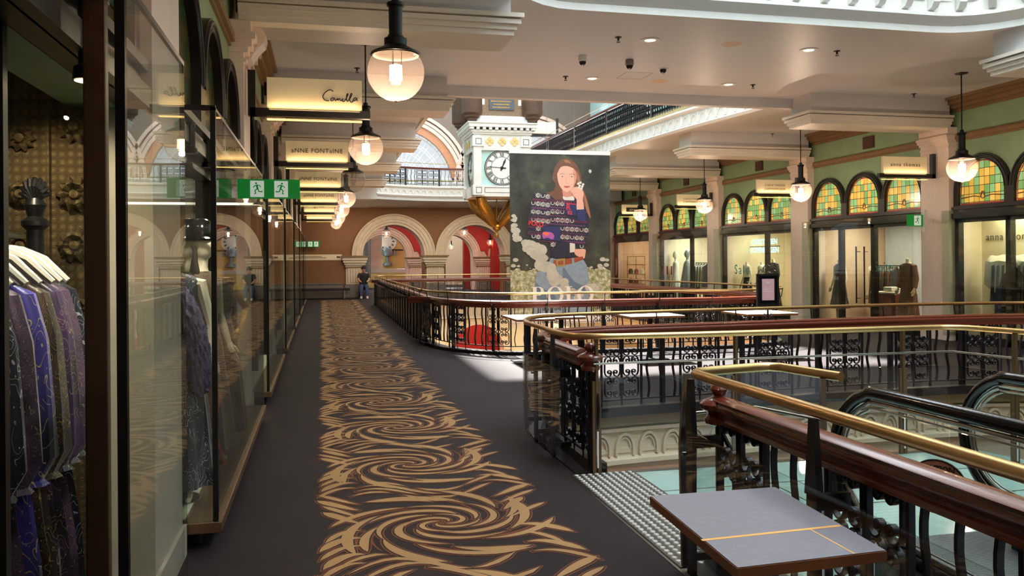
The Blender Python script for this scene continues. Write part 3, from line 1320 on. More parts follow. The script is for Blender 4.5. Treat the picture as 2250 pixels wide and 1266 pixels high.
# carved stone screen inside the first shop
m = MB()
m.box(-2.6, 4.28, 0, -1.04, 4.36, 2.66, 0)
for i, (x, z, r) in enumerate([(-1.13, 1.80, .08), (-1.13, 2.04, .085), (-1.13, 2.36, .08), (-1.13, 1.5, .08), (-1.13, 1.2, .08), (-1.36, 1.8, .06), (-1.36, 2.04, .06), (-1.36, 2.3, .06)]):
    for j in range(10):
        q = 2 * pi * j / 10
        m.tube([(x + .03 * cos(q), 4.27, z + .03 * sin(q)), (x + r * .6 * cos(q), 4.245, z + r * .6 * sin(q)), (x + r * cos(q), 4.265, z + r * sin(q))], [.012, .024, .006], 6, 0)
    m.lathe([(0, -.03), (.02, -.025), (.03, 0)], (x, 4.26, z), 10, 0, 'Y')
m.box(-1.25, 4.24, .1, -1.235, 4.28, 2.6, 0)
m.box(-1.06, 4.24, .1, -1.045, 4.28, 2.6, 0)
tag(m.build('carved_screen', ['carved_stone']), 'sandstone coloured screen of carved flowers behind the hanging dresses', 'screen')
# dark column with fan finial
m = MB()
m.lathe([(.06, 0), (.06, .2), (.035, .24), (.035, 1.86), (.055, 1.88), (.055, 1.90), (.03, 1.92), (.045, 1.97), (.03, 2.0)], (0, 0, 0), 14)
for j in range(9):
    q = pi * j / 8
    m.tube([(0, -.01, 1.98), (.035 * cos(q), -.02, 2.01 + .04 * sin(q)), (.058 * cos(q), 0, 2.02 + .07 * sin(q))], [.008, .013, .009], 6)
col_f = tag(m.build('finial_column', ['gold'], loc=(-1.215, 3.98, 0)), 'slim dark column topped with a fan shaped finial behind the dresses', 'column')
col_f.data.materials[0] = MATS['black_metal']

# spotlight over the dresses
t = thing('track_spotlight', 'black track spotlight with a glowing face above the hanging dresses', 'spotlight', (-.80, 3.2, 2.36))
m = MB(); m.lathe([(.0, .30), (.035, .30), (.035, .06), (.05, .05), (.055, 0.004), (.05, 0.004)], (0, 0, 0), 16); m.build('housing', ['black_metal'], t)
m = MB(); m.lathe([(0, .006), (.048, .006)], (0, 0, -.004), 16); m.build('lamp_face', ['lamp_disc'], t)
m = MB(); m.box(-.18, -.09, .30, .05, .09, .40); m.build('track_box', ['black_metal'], t, bevel=.005)
l_ = lamp('spot_beam', 'SPOT', (0, .02, -.02), 40, (1, .9, .74), parent=t, spot_size=2.4, spot_blend=.5, shadow_soft_size=.05)
l_.rotation_euler = Vector((-.25, .12, -1)).to_track_quat('-Z', 'Y').to_euler()

# ------------------------------------------------------------------ dresses on hangers
rail = MB(); rail.tube([(-1.235, 2.90, 1.83), (-1.235, 3.84, 1.83)], .012, 8)
tag(rail.build('clothes_rail', ['steel']), 'steel clothes rail carrying the purple dresses in the nearest case', 'rail')


def hanger_dress(y, mat, label, w=.26, hem=.25, sleeve=True, seed=0, dx=0.0):
    h = thing('hanger', 'white hanger holding the ' + label.replace(' near the back of the rail', '').replace(' between the plum dresses', ''), 'hanger', (-1.12 + dx, y, 1.83), 0, 'white hangers on the rail')
    m = MB()
    for sg in (-1, 1):
        m.tube([(0, 0, -.05), (sg * .06, 0, -.062), (sg * .14, 0, -.10), (sg * (w - .01), 0, -.185)], [.015, .017, .018, .013], 8)
    m.build('arms', ['hanger_white'], h)
    m = MB(); m.tube([(0, 0, -.05), (0, 0, -.01), (.012, 0, .012), (0, 0, .026), (-.012, 0, .012)], .003, 6); m.build('hook', ['steel'], h)
    d = thing('dress', label, 'dress', (-1.12 + dx, y, .2), 0, 'dresses on the rail')
    m = MB()
    secs = []
    for z, rx, am in ((1.56, .04, 0), (1.54, .10, .02), (1.47, w - .07, .04), (1.42, w - .02, .07), (1.25, w * .80, .11), (1.0, w * .74, .15), (.75, w * .85, .17), (.45, w * .98, .19), (hem - .2, w * 1.1, .16), (hem - .22, w * 1.08, .16)):
        secs.append((z, 0, 0, rx, .045 if z > 1.3 else .06, am))
    m.loft(secs, 72, 0, nf=13, seed=seed)
    m.build('bodice_and_skirt', [mat], d)
    if sleeve:
        for sg in (-1, 1):
            m = MB()
            s0 = w - .03
            m.loft([(1.44, sg * (s0 - .02), 0, .02, .03), (1.41, sg * s0, 0, .05, .04, .03), (1.25, sg * (s0 + .035), 0, .055, .045, .06), (1.0, sg * (s0 + .05), -.01, .06, .045, .1), (.84, sg * (s0 + .045), -.015, .075, .05, .12), (.76, sg * (s0 + .04), -.01, .035, .03, .05), (.74, sg * (s0 + .04), -.01, .05, .04, .1)], 18, 0, nf=6, seed=seed + sg)
            m.build('sleeve', [mat], d)
    return d


hanger_dress(3.0, 'dress_night', 'midnight blue dress flecked with silver, foremost on the rail', .235, .3, True, 1, -0.146)
hanger_dress(3.1, 'dress_plum', 'plum patterned dress second from the front of the rail', .235, .3, True, 2, -0.128)
hanger_dress(3.2, 'dress_blue', 'violet blue dress with gold stars between the plum dresses', .235, .3, True, 3, -0.113)
hanger_dress(3.31, 'dress_brown', 'dark brown dress with swirling gold print on the rail', .235, .28, True, 4, -0.102)
hanger_dress(3.42, 'dress_purple', 'deep purple dress with large gold medallion print', .235, .25, True, 5, -0.091)
hanger_dress(3.54, 'dress_plum', 'dusty plum dress with long cuffed sleeves near the back of the rail', .235, .25, True, 6, -0.098)
hanger_dress(3.66, 'dress_night', 'black sequinned dress hanging last on the rail', .235, .25, True, 7, -0.106)


# ------------------------------------------------------------------ mannequins
def hand_mb(m, wrist, d, side, mi=0, s=1.0, n=6):
    """small hand with fingers hanging along direction d from the wrist"""
    w = Vector(wrist)
    d = Vector(d).normalized()
    side = Vector(side).normalized()
    m.tube([w, w + d * .03 * s, w + d * .075 * s, w + d * .09 * s], [.021 * s, .030 * s, .034 * s, .026 * s], 8, mi)
    for i, L in enumerate((.062, .072, .068, .055)):
        o = side * ((i - 1.5) * .016 * s)
        b = w + d * .085 * s + o
        m.tube([b, b + d * L * .5 * s + o * .15, b + d * L * s + o * .2], [.009 * s, .008 * s, .006 * s], n, mi)
    b = w + d * .03 * s - side * .028 * s
    m.tube([b, b + d * .03 * s - side * .022 * s, b + d * .06 * s - side * .026 * s], [.011 * s, .0095 * s, .007 * s], n, mi)


def mannequin(name, label, loc, rz, body, dress, head=True, arms=True, base=True, hat=None, h=1.0, skirt=.28, group=None, legs=True, bare=False, cat='mannequin', sleeves=None, dsecs=None):
    t = thing(name, label, cat, loc, rz, group)
    t.scale = (h, h, h)
    m = MB()
    # neck, shoulders, torso as one body
    secs = [(.92, 0, 0, .15, .10), (1.02, 0, 0, .135, .095), (1.12, 0, 0, .115, .085), (1.25, 0, -.005, .135, .10), (1.34, 0, 0, .15, .095), (1.41, 0, 0, .165, .075), (1.45, 0, .005, .13, .06), (1.475, 0, .005, .06, .05), (1.50, 0, .0, .045, .045), (1.56, 0, -.005, .043, .045)]
    if head:
        secs += [(1.58, 0, -.012, .05, .06), (1.61, 0, -.018, .062, .078), (1.66, 0, -.015, .07, .09), (1.71, 0, -.008, .074, .094), (1.76, 0, -.002, .07, .088), (1.80, 0, 0, .052, .066), (1.82, 0, 0, .02, .03)]
    else:
        secs += [(1.565, 0, 0, .01, .01)]
    m.loft(secs, 20)
    if head:
        m.tube([(0, -.098, 1.70), (0, -.118, 1.665), (0, -.100, 1.658)], [.006, .012, .008], 6)
    if legs:
        for sg in (-1, 1):
            m.tube([(sg * .08, 0, .95), (sg * .085, -.01, .52), (sg * .085, .01, .28), (sg * .085, .0, .08)], [.085, .052, .048, .03], 12)
            m.tube([(sg * .085, .03, .045), (sg * .088, -.06, .035), (sg * .09, -.14, .022)], [.03, .034, .018], 8)
    if arms:
        for sg, pose in zip((-1, 1), arms if isinstance(arms, tuple) else ('down', 'down')):
            sh = Vector((sg * .17, 0, 1.40))
            if pose == 'down': el, wr, fd = Vector((sg * .235, .02, 1.13)), Vector((sg * .25, -.06, .90)), Vector((sg * .1, -.35, -1))
            elif pose == 'hip': el, wr, fd = Vector((sg * .36, .06, 1.17)), Vector((sg * .2, -.07, 1.0)), Vector((-sg * .6, -.3, -.6))
            elif pose == 'up': el, wr, fd = Vector((sg * .28, -.12, 1.18)), Vector((sg * .26, -.2, 1.42)), Vector((0, -.15, 1))
            else: continue
            m.tube([(sg * .12, 0, 1.40), sh, (sh + el) / 2, el, (el + wr) / 2, wr], [.05, .05, .042, .034, .030, .021], 10)
            hand_mb(m, wr, fd, (0, 1, 0) if pose == 'down' else (1, 0, 0))
    m.build('body', [body], t)
    d = MB()
    if dsecs is None:
        dsecs = [(skirt, 0, 0, .26, .22, .10), (skirt + .02, 0, 0, .26, .22, .10), (.6, 0, 0, .215, .17, .07), (.9, 0, 0, .18, .13, .03), (1.1, 0, 0, .13, .10, .01), (1.25, 0, -.005, .15, .115, 0), (1.36, 0, 0, .172, .11, 0), (1.42, 0, 0, .18, .09, 0), (1.455, 0, 0, .13, .07, 0), (1.47, 0, 0, .07, .055, 0)]
    d.loft(dsecs, 36, nf=9, seed=len(label))
    d.build('dress', [dress], t)
    if sleeves:
        for sg, pose in zip((-1, 1), arms if isinstance(arms, tuple) else ('down', 'down')):
            s_ = MB()
            e = Vector((sg * .235, .02, 1.13)) if pose != 'hip' else Vector((sg * .36, .06, 1.17))
            w_ = Vector((sg * .25, -.05, .93)) if pose != 'hip' else Vector((sg * .22, -.06, 1.01))
            if pose == 'up': e, w_ = Vector((sg * .28, -.12, 1.18)), Vector((sg * .26, -.19, 1.36))
            s_.tube([(sg * .12, 0, 1.415), (sg * .18, 0, 1.40), e, w_], [.055, .065, .052, .055], 12)
            s_.build('sleeve', [sleeves], t)
    if base:
        b = MB(); b.lathe([(0, 0), (.17, 0), (.17, .008), (.01, .012), (.008, .1), (0, .1)], (0, 0, 0), 24)
        b.build('base_plate', ['steel'], t)
    return t


mq1 = mannequin('mannequin', 'mannequin in a dark leather cap and gold print dress deep in the long case', (-.90, 6.75, .172), radians(60), 'mannequin', 'dress_brown', skirt=.10, arms=('down', 'down'))
hm = MB()
hm.lathe([(0, .145), (.05, .135), (.09, .10), (.108, .05), (.112, 0), (.108, -.03), (.1, -.03)], (0, 0, 1.735), 18)
hm.tube([(-.09, -.07, 1.725), (-.05, -.15, 1.715), (0, -.175, 1.712), (.05, -.15, 1.715), (.09, -.07, 1.725)], .012, 6)
hm.build('cap', ['smoke_plastic'], mq1)
hm = MB(); hm.tube([(-.08, .02, 1.66), (-.1, .0, 1.55), (-.09, -.03, 1.42), (-.1, -.05, 1.33)], [.03, .034, .028, .012], 8)
hm.build('braid', ['hair'], mq1)
mq2 = mannequin('mannequin', 'mannequin draped in purple fur over a moon and star print gown', (-.95, 5.72, .172), radians(10), 'mannequin', 'dress_night', skirt=.10, arms=('up', 'down'), head=False)
fm = MB()
fm.tube([(-.10, -.08, 1.42), (.02, -.12, 1.36), (.09, -.14, 1.2), (.13, -.13, 1.02), (.16, -.12, .84), (.17, -.10, .68)], [.05, .075, .085, .09, .088, .05], 14)
fu = fm.build('fur_stole', ['purple_fur'], mq2)
sm = fu.modifiers.new('fluff', 'SUBSURF'); sm.levels = 3; sm.render_levels = 3
tx = bpy.data.textures.new('fluff', 'CLOUDS'); tx.noise_scale = .018
dm = fu.modifiers.new('displace', 'DISPLACE'); dm.texture = tx; dm.strength = .07
mq3 = mannequin('mannequin', 'kneeling height mannequin in gold flecked skirt behind the fur draped one', (-.9, 7.7, .172), radians(40), 'mannequin_gold', 'dress_check', skirt=.05, arms=('down', 'hip'), head=False, h=.95)
m = MB(); m.tube([(-.80, 6.35, .95), (-.74, 6.45, .72), (-.78, 6.5, .45), (-.72, 6.55, .19)], .008, 6)
tag(m.build('ribbon', ['orange_trim']), 'orange ribbon trailing to the tiled floor of the mannequin case', 'ribbon')

# ------------------------------------------------------------------ right hand shop displays
RX = 13.3
mannequin('mannequin', 'headless mannequin in a black and cream lattice print dress', (12.98, 18.8, .03), radians(-90), 'mannequin', 'dress_check', head=False, skirt=.35, h=1.02)
mannequin('mannequin', 'headless mannequin in a long rust brown dress before pale curtains', (12.98, 16.25, .03), radians(-90), 'mannequin', 'brown_cloth', head=False, skirt=.1, sleeves='brown_cloth', h=1.04)
mannequin('mannequin', 'plain cream torso mannequin among the racks behind the door handles', (13.9, 18.7, .03), radians(-90), 'mannequin', 'mannequin', head=False, skirt=.7, h=.98, arms=None)
mannequin('mannequin', 'headless mannequin in a cream top and dark skirt under the neon lettering', (13.1, 23.75, .03), radians(-90), 'mannequin', 'black_cloth', head=False, skirt=.1, h=.98, dsecs=[(.1, 0, 0, .28, .24, .08), (.6, 0, 0, .22, .17, .05), (1.02, 0, 0, .135, .10, .01), (1.08, 0, 0, .125, .095, 0)])
mannequin('mannequin', 'brightly lit bare torso mannequin in the middle under the neon lettering', (13.3, 23.2, .03), radians(-90), 'mannequin', 'white_cloth', head=False, skirt=.4, h=.98)
mannequin('mannequin', 'headless mannequin in a black coat beneath the end of the neon lettering', (13.1, 22.2, .03), radians(-90), 'mannequin', 'black_cloth', head=False, skirt=.2, sleeves='black_cloth', h=1.04)
mannequin('mannequin', 'white mannequin with a face in a flowing white gown', (13.0, 28.9, .03), radians(-120), 'mannequin', 'white_cloth', skirt=.05, h=1.06, arms=('down', 'none'))
mannequin('mannequin', 'silver mannequin in a long grey green cape', (13.05, 28.0, .03), radians(-100), 'silver_grey', 'grey_cloth', skirt=.05, h=1.08, arms=None, sleeves=None,
          dsecs=[(.05, 0, 0, .42, .3, .12), (.5, 0, 0, .34, .24, .1), (.9, 0, 0, .28, .19, .06), (1.2, 0, 0, .22, .15, .02), (1.38, 0, 0, .19, .11, 0), (1.45, 0, 0, .12, .07, 0), (1.48, 0, 0, .06, .05, 0)])


def rack(label, x, y0, y1, z, mats, n, cat_group, glabel):
    t = thing('clothes_rack', label, 'clothes rack', (x, (y0 + y1) / 2, 0.03))
    L = (y1 - y0) / 2
    m = MB()
    for s_ in (-1, 1):
        m.tube([(0, s_ * L, 0), (0, s_ * L, z)], .014, 8)
        m.tube([(-.22, s_ * L, .02), (.22, s_ * L, .02)], .014, 8)
    m.tube([(0, -L, z), (0, L, z)], .014, 8)
    m.build('frame', ['black_metal'], t)
    for i in range(n):
        yy = y0 + .12 + (y1 - y0 - .24) * i / max(1, n - 1)
        g = MB()
        g.loft([(z - .85 - .1 * (i % 3), 0, 0, .22, .05, .1), (z - .5, 0, 0, .20, .045, .06), (z - .2, 0, 0, .19, .04, .03), (z - .13, 0, 0, .19, .03), (z - .08, 0, 0, .06, .02), (z - .02, 0, 0, .01, .01)], 20, nf=6, seed=i)
        o = g.build('hanging_garment', [mats[i % len(mats)]], loc=(x, yy, 0.03), rz=0)
        tag(o, glabel[i % len(glabel)], 'garment', cat_group)
    return t


rack('black rack of dark jackets behind the tall door handles', 13.75, 17.5, 18.5, 1.45, ['black_cloth', 'brown_cloth', 'dress_brown'], 11, 'garments behind the door handles', ['dark garment packed on the rack behind the tall door handles'])
rack('black rack with a striped top beside the caped mannequin', 13.15, 26.5, 27.5, 1.5, ['black_cloth', 'white_cloth'], 8, 'garments beside the caped mannequin', ['black or white garment on the rack beside the caped mannequin'])
rk = rack('black square rail under a white drape in the brightly lit cream shop', 12.96, 10.9, 13.75, 1.62, ['black_cloth', 'black_cloth', 'denim'], 22, 'dark garments under the white drape', ['dark garment hanging under the white drape in the cream shop'])
m = MB()
ds = [(-.02, 0), ]
K = 18
for i in range(K + 1):
    yy = 11.1 + 2.75 * i / K
    drop = .30 + .10 * sin(i * 1.3) + (.35 if i > K - 3 else 0)
    for (dx, dz) in ((-.30, -drop), (-.24, -.10), (0, .02), (.2, -.06), (.28, -drop * .8)):
        m.v.append((12.96 + dx * .55, yy, 1.70 + dz + .015 * sin(i * 2.1)))
for i in range(K):
    for j in range(4):
        m.f.append((i * 5 + j, i * 5 + j + 1, (i + 1) * 5 + j + 1, (i + 1) * 5 + j)); m.mi.append(0)
o = tag(m.build('drape', ['white_cloth']), 'white cloth draped over the rail of dark clothes', 'cloth')
so = o.modifiers.new('thickness', 'SOLIDIFY'); so.thickness = .006
# curtain with deep folds
m = MB()
pts = [(WR + 2.2 + .07 * sin(i * 1.25), 17.75 + i * .0145) for i in range(105)]
for i in range(len(pts) - 1):
    pass
m.prism([(x, y) for x, y in pts] + [(x + .02, y) for x, y in reversed(pts)], FXY, .05, 2.6, 0)
tag(m.build('curtain', ['curtain'], ang=70), 'pale grey full height curtain in deep folds behind the brown dress', 'curtain')
# low table with folded clothes
t = thing('display_plinth', 'red and brown low plinth with folded clothes beside the brown dress', 'plinth', (13.25, 17.1, .03))
m = MB(); m.box(-.3, -.45, 0, .3, .45, .80); m.build('box', ['rust_cloth'], t, bevel=.01)
m = MB(); m.box(-.3, -.45, .80, .3, .45, .84); m.build('top', ['pillar_paint'], t, bevel=.005)
m = MB()
for i in range(4): m.box(-.15, -.16 + .01 * i, .0 + i * .03, .15, .16, .026 + i * .03)
tag(m.build('folded_clothes', ['white_cloth'], loc=(13.2, 17.05, .87), bevel=.01), 'small stack of folded pale clothes on the red plinth', 'clothes')
# door handles
for y, l in ((17.35, 'far'), (17.05, 'near')):
    t = thing('door_handle_bar', 'tall dark vertical pull handle on the glass door, %s of the pair' % ('farther' if l == 'far' else 'nearer'), 'door handle', (WR - .12, y, .6), 0, 'tall pull handles on the glass door')
    m = MB(); m.tube([(0, 0, 0), (0, 0, 1.35)], .018, 10); m.build('bar', ['black_metal'], t)
    for z in (.12, 1.23):
        m = MB(); m.tube([(0, 0, z), (.115, 0, z)], .010, 8); m.build('mount', ['black_metal'], t)
# neon lettering
nt = thing('neon_sign', 'glowing mint neon lettering reading CHRISTENSEN COPENHAGEN', 'neon sign', (13.5, 23.42, 2.06))
text('CHRISTENSEN', .225, (0, 0, .06), (pi / 2, 0, -pi / 2), 'neon', nt, sx=1.1, off=.006)
text('COPENHAGEN', .235, (0, 0, -.20), (pi / 2, 0, -pi / 2), 'neon', nt, sx=1.1, off=.006)
m = MB(); m.box(0.02, -.9, -.03, .03, .9, .0); m.build('mounting_bar', ['steel'], nt)
plain('teal', (50, 150, 160), .5)
tt = text('Sale', .42, (WR - .02, 23.05, 1.2), (pi / 2, 0, -pi / 2), 'teal', None, 'sale_lettering', sp=1.35)
tag(tt, 'teal handwritten style Sale lettering on the shop glass', 'lettering')
tt = text('Suite', .34, (WR - .02, 16.5, 1.36), (pi / 2, 0, -pi / 2), 'teal', None, 'window_lettering')
tag(tt, 'small teal lettering on the glass beside the brown dress', 'lettering')
tt = text('anna thomas', .215, (WR + .22 + .445, 13.62, 2.02), (pi / 2, 0, -pi / 2), 'sign_ink', None, 'wall_lettering', sp=1.15)
tag(tt, 'brown anna thomas lettering across the cream shop wall', 'lettering')
for i in range(3):
    m = MB(); m.box(-.004, -.06, -.16, 0, .06, .16)
    for j in range(5): m.box(-.006, -.04, -.12 + j * .055, -.004, .04, -.10 + j * .055)
    tag(m.build('window_notice', ['red_mark'], loc=(WR - .02, 29.0 - i * .38, 1.25), smooth=False), ['first', 'middle', 'last'][i] + ' of three small red notices in a row on the shop glass', 'notice', 'red notices on the glass')
# pink boutique shelves and spotlights
t = thing('display_shelf', 'brass framed shelf unit in the pink lit boutique', 'shelf', (12.98, 32.9, .03))
m = MB()
for yy in (-1.0, 0, 1.0): m.tube([(0, yy, 0), (0, yy, 1.75)], .015, 6)
for z in (.6, 1.0, 1.4, 1.75): m.tube([(0, -1.0, z), (0, 1.0, z)], .015, 6)
m.build('frame', ['gold'], t)
for z in (.6, 1.0, 1.4):
    m = MB(); m.box(-.15, -1.0, z, .15, 1.0, z + .015); m.build('shelf_board', ['glass_clear'], t, smooth=False)
for i in range(6):
    m = MB(); m.loft([(0, 0, 0, .1, .05), (.12, 0, 0, .11, .06), (.2, 0, 0, .06, .04), (.22, 0, 0, .01, .01)], 12)
    tag(m.build('handbag', [['white_cloth', 'rust_cloth', 'black_cloth'][i % 3]], loc=(12.98, 32.2 + .65 * (i % 3), .03 + [.62, 1.02][i // 3])), ['cream', 'rust', 'black'][i % 3] + ' handbag on the %s glass shelf of the pink boutique' % ['lower', 'upper'][i // 3], 'handbag')
for i in range(5):
    t = thing('shop_spotlight', 'small ceiling spotlight in the pink lit boutique', 'spotlight', (12.98, 31.5 + i * .6, 2.45), 0, 'spotlights in the pink boutique')
    m = MB(); m.lathe([(.05, 0), (.052, .12), (.02, .14), (0, .14)], (0, 0, 0), 10); m.build('housing', ['white_plastic'], t)
    m = MB(); m.lathe([(0, 0), (.045, 0)], (0, 0, .002), 10); m.build('lamp_face', ['lamp_disc'], t)
m = MB(); m.lathe([(0, -.004), (.12, -.004), (.12, .004), (0, .004)], (0, 0, 0), 20, 0, 'Z')
o = m.build('oval_sign', ['pink_card'], loc=(WR - .06, 34.0, 1.35)); o.rotation_euler = (0, pi / 2, 0); o.scale = (3.2, 1.2, 1)
tag(o, 'tall oval pink sign standing at the boutique window', 'sign')


# ------------------------------------------------------------------ arcaded end walls
def arcade(y, th, x0, x1, z0, z1, arches, wallm, ringm, ri, rw, zs, pier=True, ring_z=None, idx=0, notch=0.0, low=True):
    m = MB()
    # solid wall with arched openings: build as outline with notches from the floor
    out = [(x0, z1), (x0, z0)]
    for c in arches:
        out += [(c - ri, z0)] + [(c - ri * cos(q), zs + ri * sin(q)) for q in [pi * i / 20 for i in range(21)]] + [(c + ri, z0)]
    out += [(x1, z0), (x1, z1)]
    m.prism(out, FXZ, y, y + th, 0)
    for c in arches:
        # archivolt in stepped mouldings, clipped to its own half between neighbours
        for g, r0, r1 in ((.10, 0, .25), (.16, .25, .5), (.20, .5, .62), (.14, .62, .88), (.22, .88, 1.0)):
            a, b = ri + rw * r0, ri + rw * r1
            pts = []
            prof = [(a, y + .01), (a, y - g), (b, y - g), (b, y + .01)]
            K = 28
            vs_ = []
            for i in range(K + 1):
                q = pi * i / K
                for r, yy in prof:
                    vs_.append((c + r * cos(q), yy, zs + r * sin(q)))
            fs = []
            for i in range(K):
                for j in range(4):
                    j2 = (j + 1) % 4
                    fs.append((i * 4 + j, i * 4 + j2, (i + 1) * 4 + j2, (i + 1) * 4 + j))
            m.add(vs_, fs, 1)
        # intrados lining
        vs_ = []
        for i in range(25):
            q = pi * i / 24
            vs_ += [(c + (ri - .004) * cos(q), y - .1, zs + (ri - .004) * sin(q)), (c + (ri - .004) * cos(q), y + th + .02, zs + (ri - .004) * sin(q))]
        m.add(vs_, [(2 * i, 2 * i + 1, 2 * i + 3, 2 * i + 2) for i in range(24)], 2)
    return m


A1, A2, A3 = 3.28, 7.12, 10.96
m = arcade(END, 1.1, -1.2, 13, 0, 4.14, [A1, A2, A3], 0, 0, 1.42, .50, 1.92)
struct(m.build('wall_end', ['brown_wall', 'cream_stone', 'pink_stone'], ang=20))


def pier(x, y, w, th, idx, hi=1.92, mats=('cream_stone', 'grey_wall', 'ochre_moulding')):
    m = MB()
    m.box(x - w / 2, y - .16, 0, x + w / 2, y + th, .62, 1)
    m.box(x - w / 2 + .05, y - .10, .62, x + w / 2 - .05, y + th, hi - .52, 0)
    n = 6
    for i in range(n):
        xx = x - w / 2 + .1 + (w - .2) * (i + .5) / n
        m.tube([(xx, y - .10, .7), (xx, y - .10, hi - .55)], .04, 8, 0)
    for g, za, zb, mi in ((.02, hi - .56, hi - .50, 2), (.0, hi - .5, hi - .42, 0), (.05, hi - .42, hi - .32, 0), (.10, hi - .32, hi - .2, 0), (.14, hi - .2, hi - .06, 0), (.2, hi - .06, hi, 2)):
        m.box(x - w / 2 - g + .03, y - .12 - g, za, x + w / 2 + g - .03, y + th, zb, mi)
    return struct(m.build('trim_%d' % idx, list(mats), ang=25))


for i, x in enumerate((A1 - 1.92 + .14, (A1 + A2) / 2, (A2 + A3) / 2)):
    pier(x, END, .92, .9, 60 + i)
m = MB(); m.box(-.95, END - .12, 0, .95, END, .66, 0); m.box(-.95, END - .15, .62, .95, END, .68, 0)
struct(m.build('trim_70', ['grey_wall'], smooth=False))
# inner arcade, red room
m = arcade(46, .8, -2, 15, 0, 4.3, [3.35, 7.1, 10.9], 0, 0, 1.25, .42, 1.85)
struct(m.build('wall_far', ['pink_stone', 'pink_stone', 'cream_stone'], ang=20))
for i, x in enumerate((1.5, 5.2, 9.0)):
    pier(x, 46, .95, .7, 64 + i, 1.85, ('pink_stone', 'grey_wall', 'ochre_moulding'))
m = MB()
for c0, c1 in ((3.35, 7.1), (7.1, 10.9), (-.4, 3.35)):
    cm = (c0 + c1) / 2
    r = 1.72
    hw = (c1 - c0) / 2
    pts = [(cm, 1.85 + sqrt(max(0, r * r - hw * hw)) if r > hw else 2.2)]
    for i in range(9):
        q = acos_ = math.acos(min(1, hw / r)) + (pi / 2 - math.acos(min(1, hw / r))) * i / 8 if r > hw else pi / 2 * i / 8
        pts.append((c1 - r * cos(q), 1.85 + r * sin(q)))
    pts += [(c1, 3.9), (c0, 3.9)]
    for i in range(9):
        q = pi / 2 - (pi / 2 - (math.acos(min(1, hw / r)) if r > hw else 0)) * i / 8
        pts.append((c0 + r * cos(q), 1.85 + r * sin(q)))
    m.prism([p for i, p in enumerate(pts) if i == 0 or p != pts[i - 1]][:-1], FXZ, 45.93, 45.99, 0)
struct(m.build('trim_74', ['red_wall'], smooth=False))
m = MB()
m.box(5.9, 49, 0, 6.3, 54, 4.3); m.box(9.3, 45.0, 0, 9.8, 46, 4.3)
m.box(8.1, 47.5, 0, 13, 48, 4.3)
struct(m.build('wall_red', ['red_wall'], smooth=False))
m = MB(); m.box(-2, 39.7, 4.15, 15, 46, 4.3); m.box(-2, 46, 4.3, -1, 56, 9)
struct(m.build('ceiling_far', ['ceiling_paint'], smooth=False))
m = MB(); m.box(-3, 55.5, 0, 15, 56, 8, 0); m.box(.0, 55.2, .0, 8, 55.5, .9, 1)
struct(m.build('wall_back', ['cream_wall', 'white_trim'], smooth=False))
for i, (x, y, z) in enumerate([(8.0, 43.5, 3.1), (8.7, 41.5, 3.0), (5.4, 43, 2.7), (4.2, 41.6, 3.0)]): pass
lamp('room_light', 'AREA', (5.5, 42.6, 4.1), 330, (1, .84, .70), shape='RECTANGLE', size=9, size_y=4)
lamp('room_light', 'AREA', (4.8, 36.2, 4.1), 150, (1, .84, .68), shape='RECTANGLE', size=7, size_y=1.5)  # added fill under the deck to brighten the end wall, no fitting
m = MB(); m.box(2.3, 49.6, .95, 5.0, 49.8, 1.17)
struct(m.build('trim_75', ['white_trim'], smooth=False))
lamp('room_light', 'AREA', (10.3, 46.8, 3.4), 60, (1, .8, .6), shape='RECTANGLE', size=2, size_y=1)
# archway facade with a clock far beyond
t = thing('archway_facade', 'yellow archway facade with a round clock and dark ornament seen through the first arch', 'facade', (3.72, 51.5, 0))
m = MB(); m.prism([(-1.4, 0), (1.4, 0), (1.4, 2.4)] + [(1.4 * cos(q), 2.4 + 1.1 * sin(q)) for q in [pi * i / 16 for i in range(1, 16)]] + [(-1.4, 2.4)], FXZ, 0, .3, 0); m.build('front', ['yellow_front'], t, smooth=False)
m = MB(); m.lathe([(0, 0), (.55, 0), (.55, -.03), (.62, -.03), (.62, .06)], (.2, -.06, 2.85), 28, 0, 'Y', cap=False)
for i in range(12):
    q = pi * i / 6
    m.strap([(.2 + .36 * cos(q), 2.85 + .36 * sin(q)), (.2 + .5 * cos(q), 2.85 + .5 * sin(q))], .02, .06, FXZ if False else (lambda u, v, d: (u, -.09 + d, v)), 1)
m.build('clock_face', ['clock_white', 'ink'], t, smooth=False)
m = MB()
m.loft([(1.32, .25, -.2, .1, .1), (1.36, .25, -.2, .3, .2), (1.5, .25, -.2, .26, .2), (1.62, .25, -.2, .1, .12), (1.9, .25, -.2, .1, .12), (1.98, .25, -.2, .26, .2), (2.15, .25, -.2, .34, .2), (2.35, .25, -.2, .26, .2), (2.5, .25, -.2, .1, .1), (2.6, .25, -.2, .02, .02)], 16)
m.tube([(-.25, -.2, 2.12), (.8, -.2, 2.12)], .04, 8)
m.tube([(-.2, -.2, 1.95), (-.2, -.2, 2.3)], .05, 8)
m.tube([(.7, -.2, 1.95), (.7, -.2, 2.3)], .05, 8); m.build('ornament', ['silver_grey'], t)
m = MB(); m.box(-1.3, -.1, 2.28, 1.3, 0, 2.36); m.build('moulding', ['ink'], t, smooth=False)
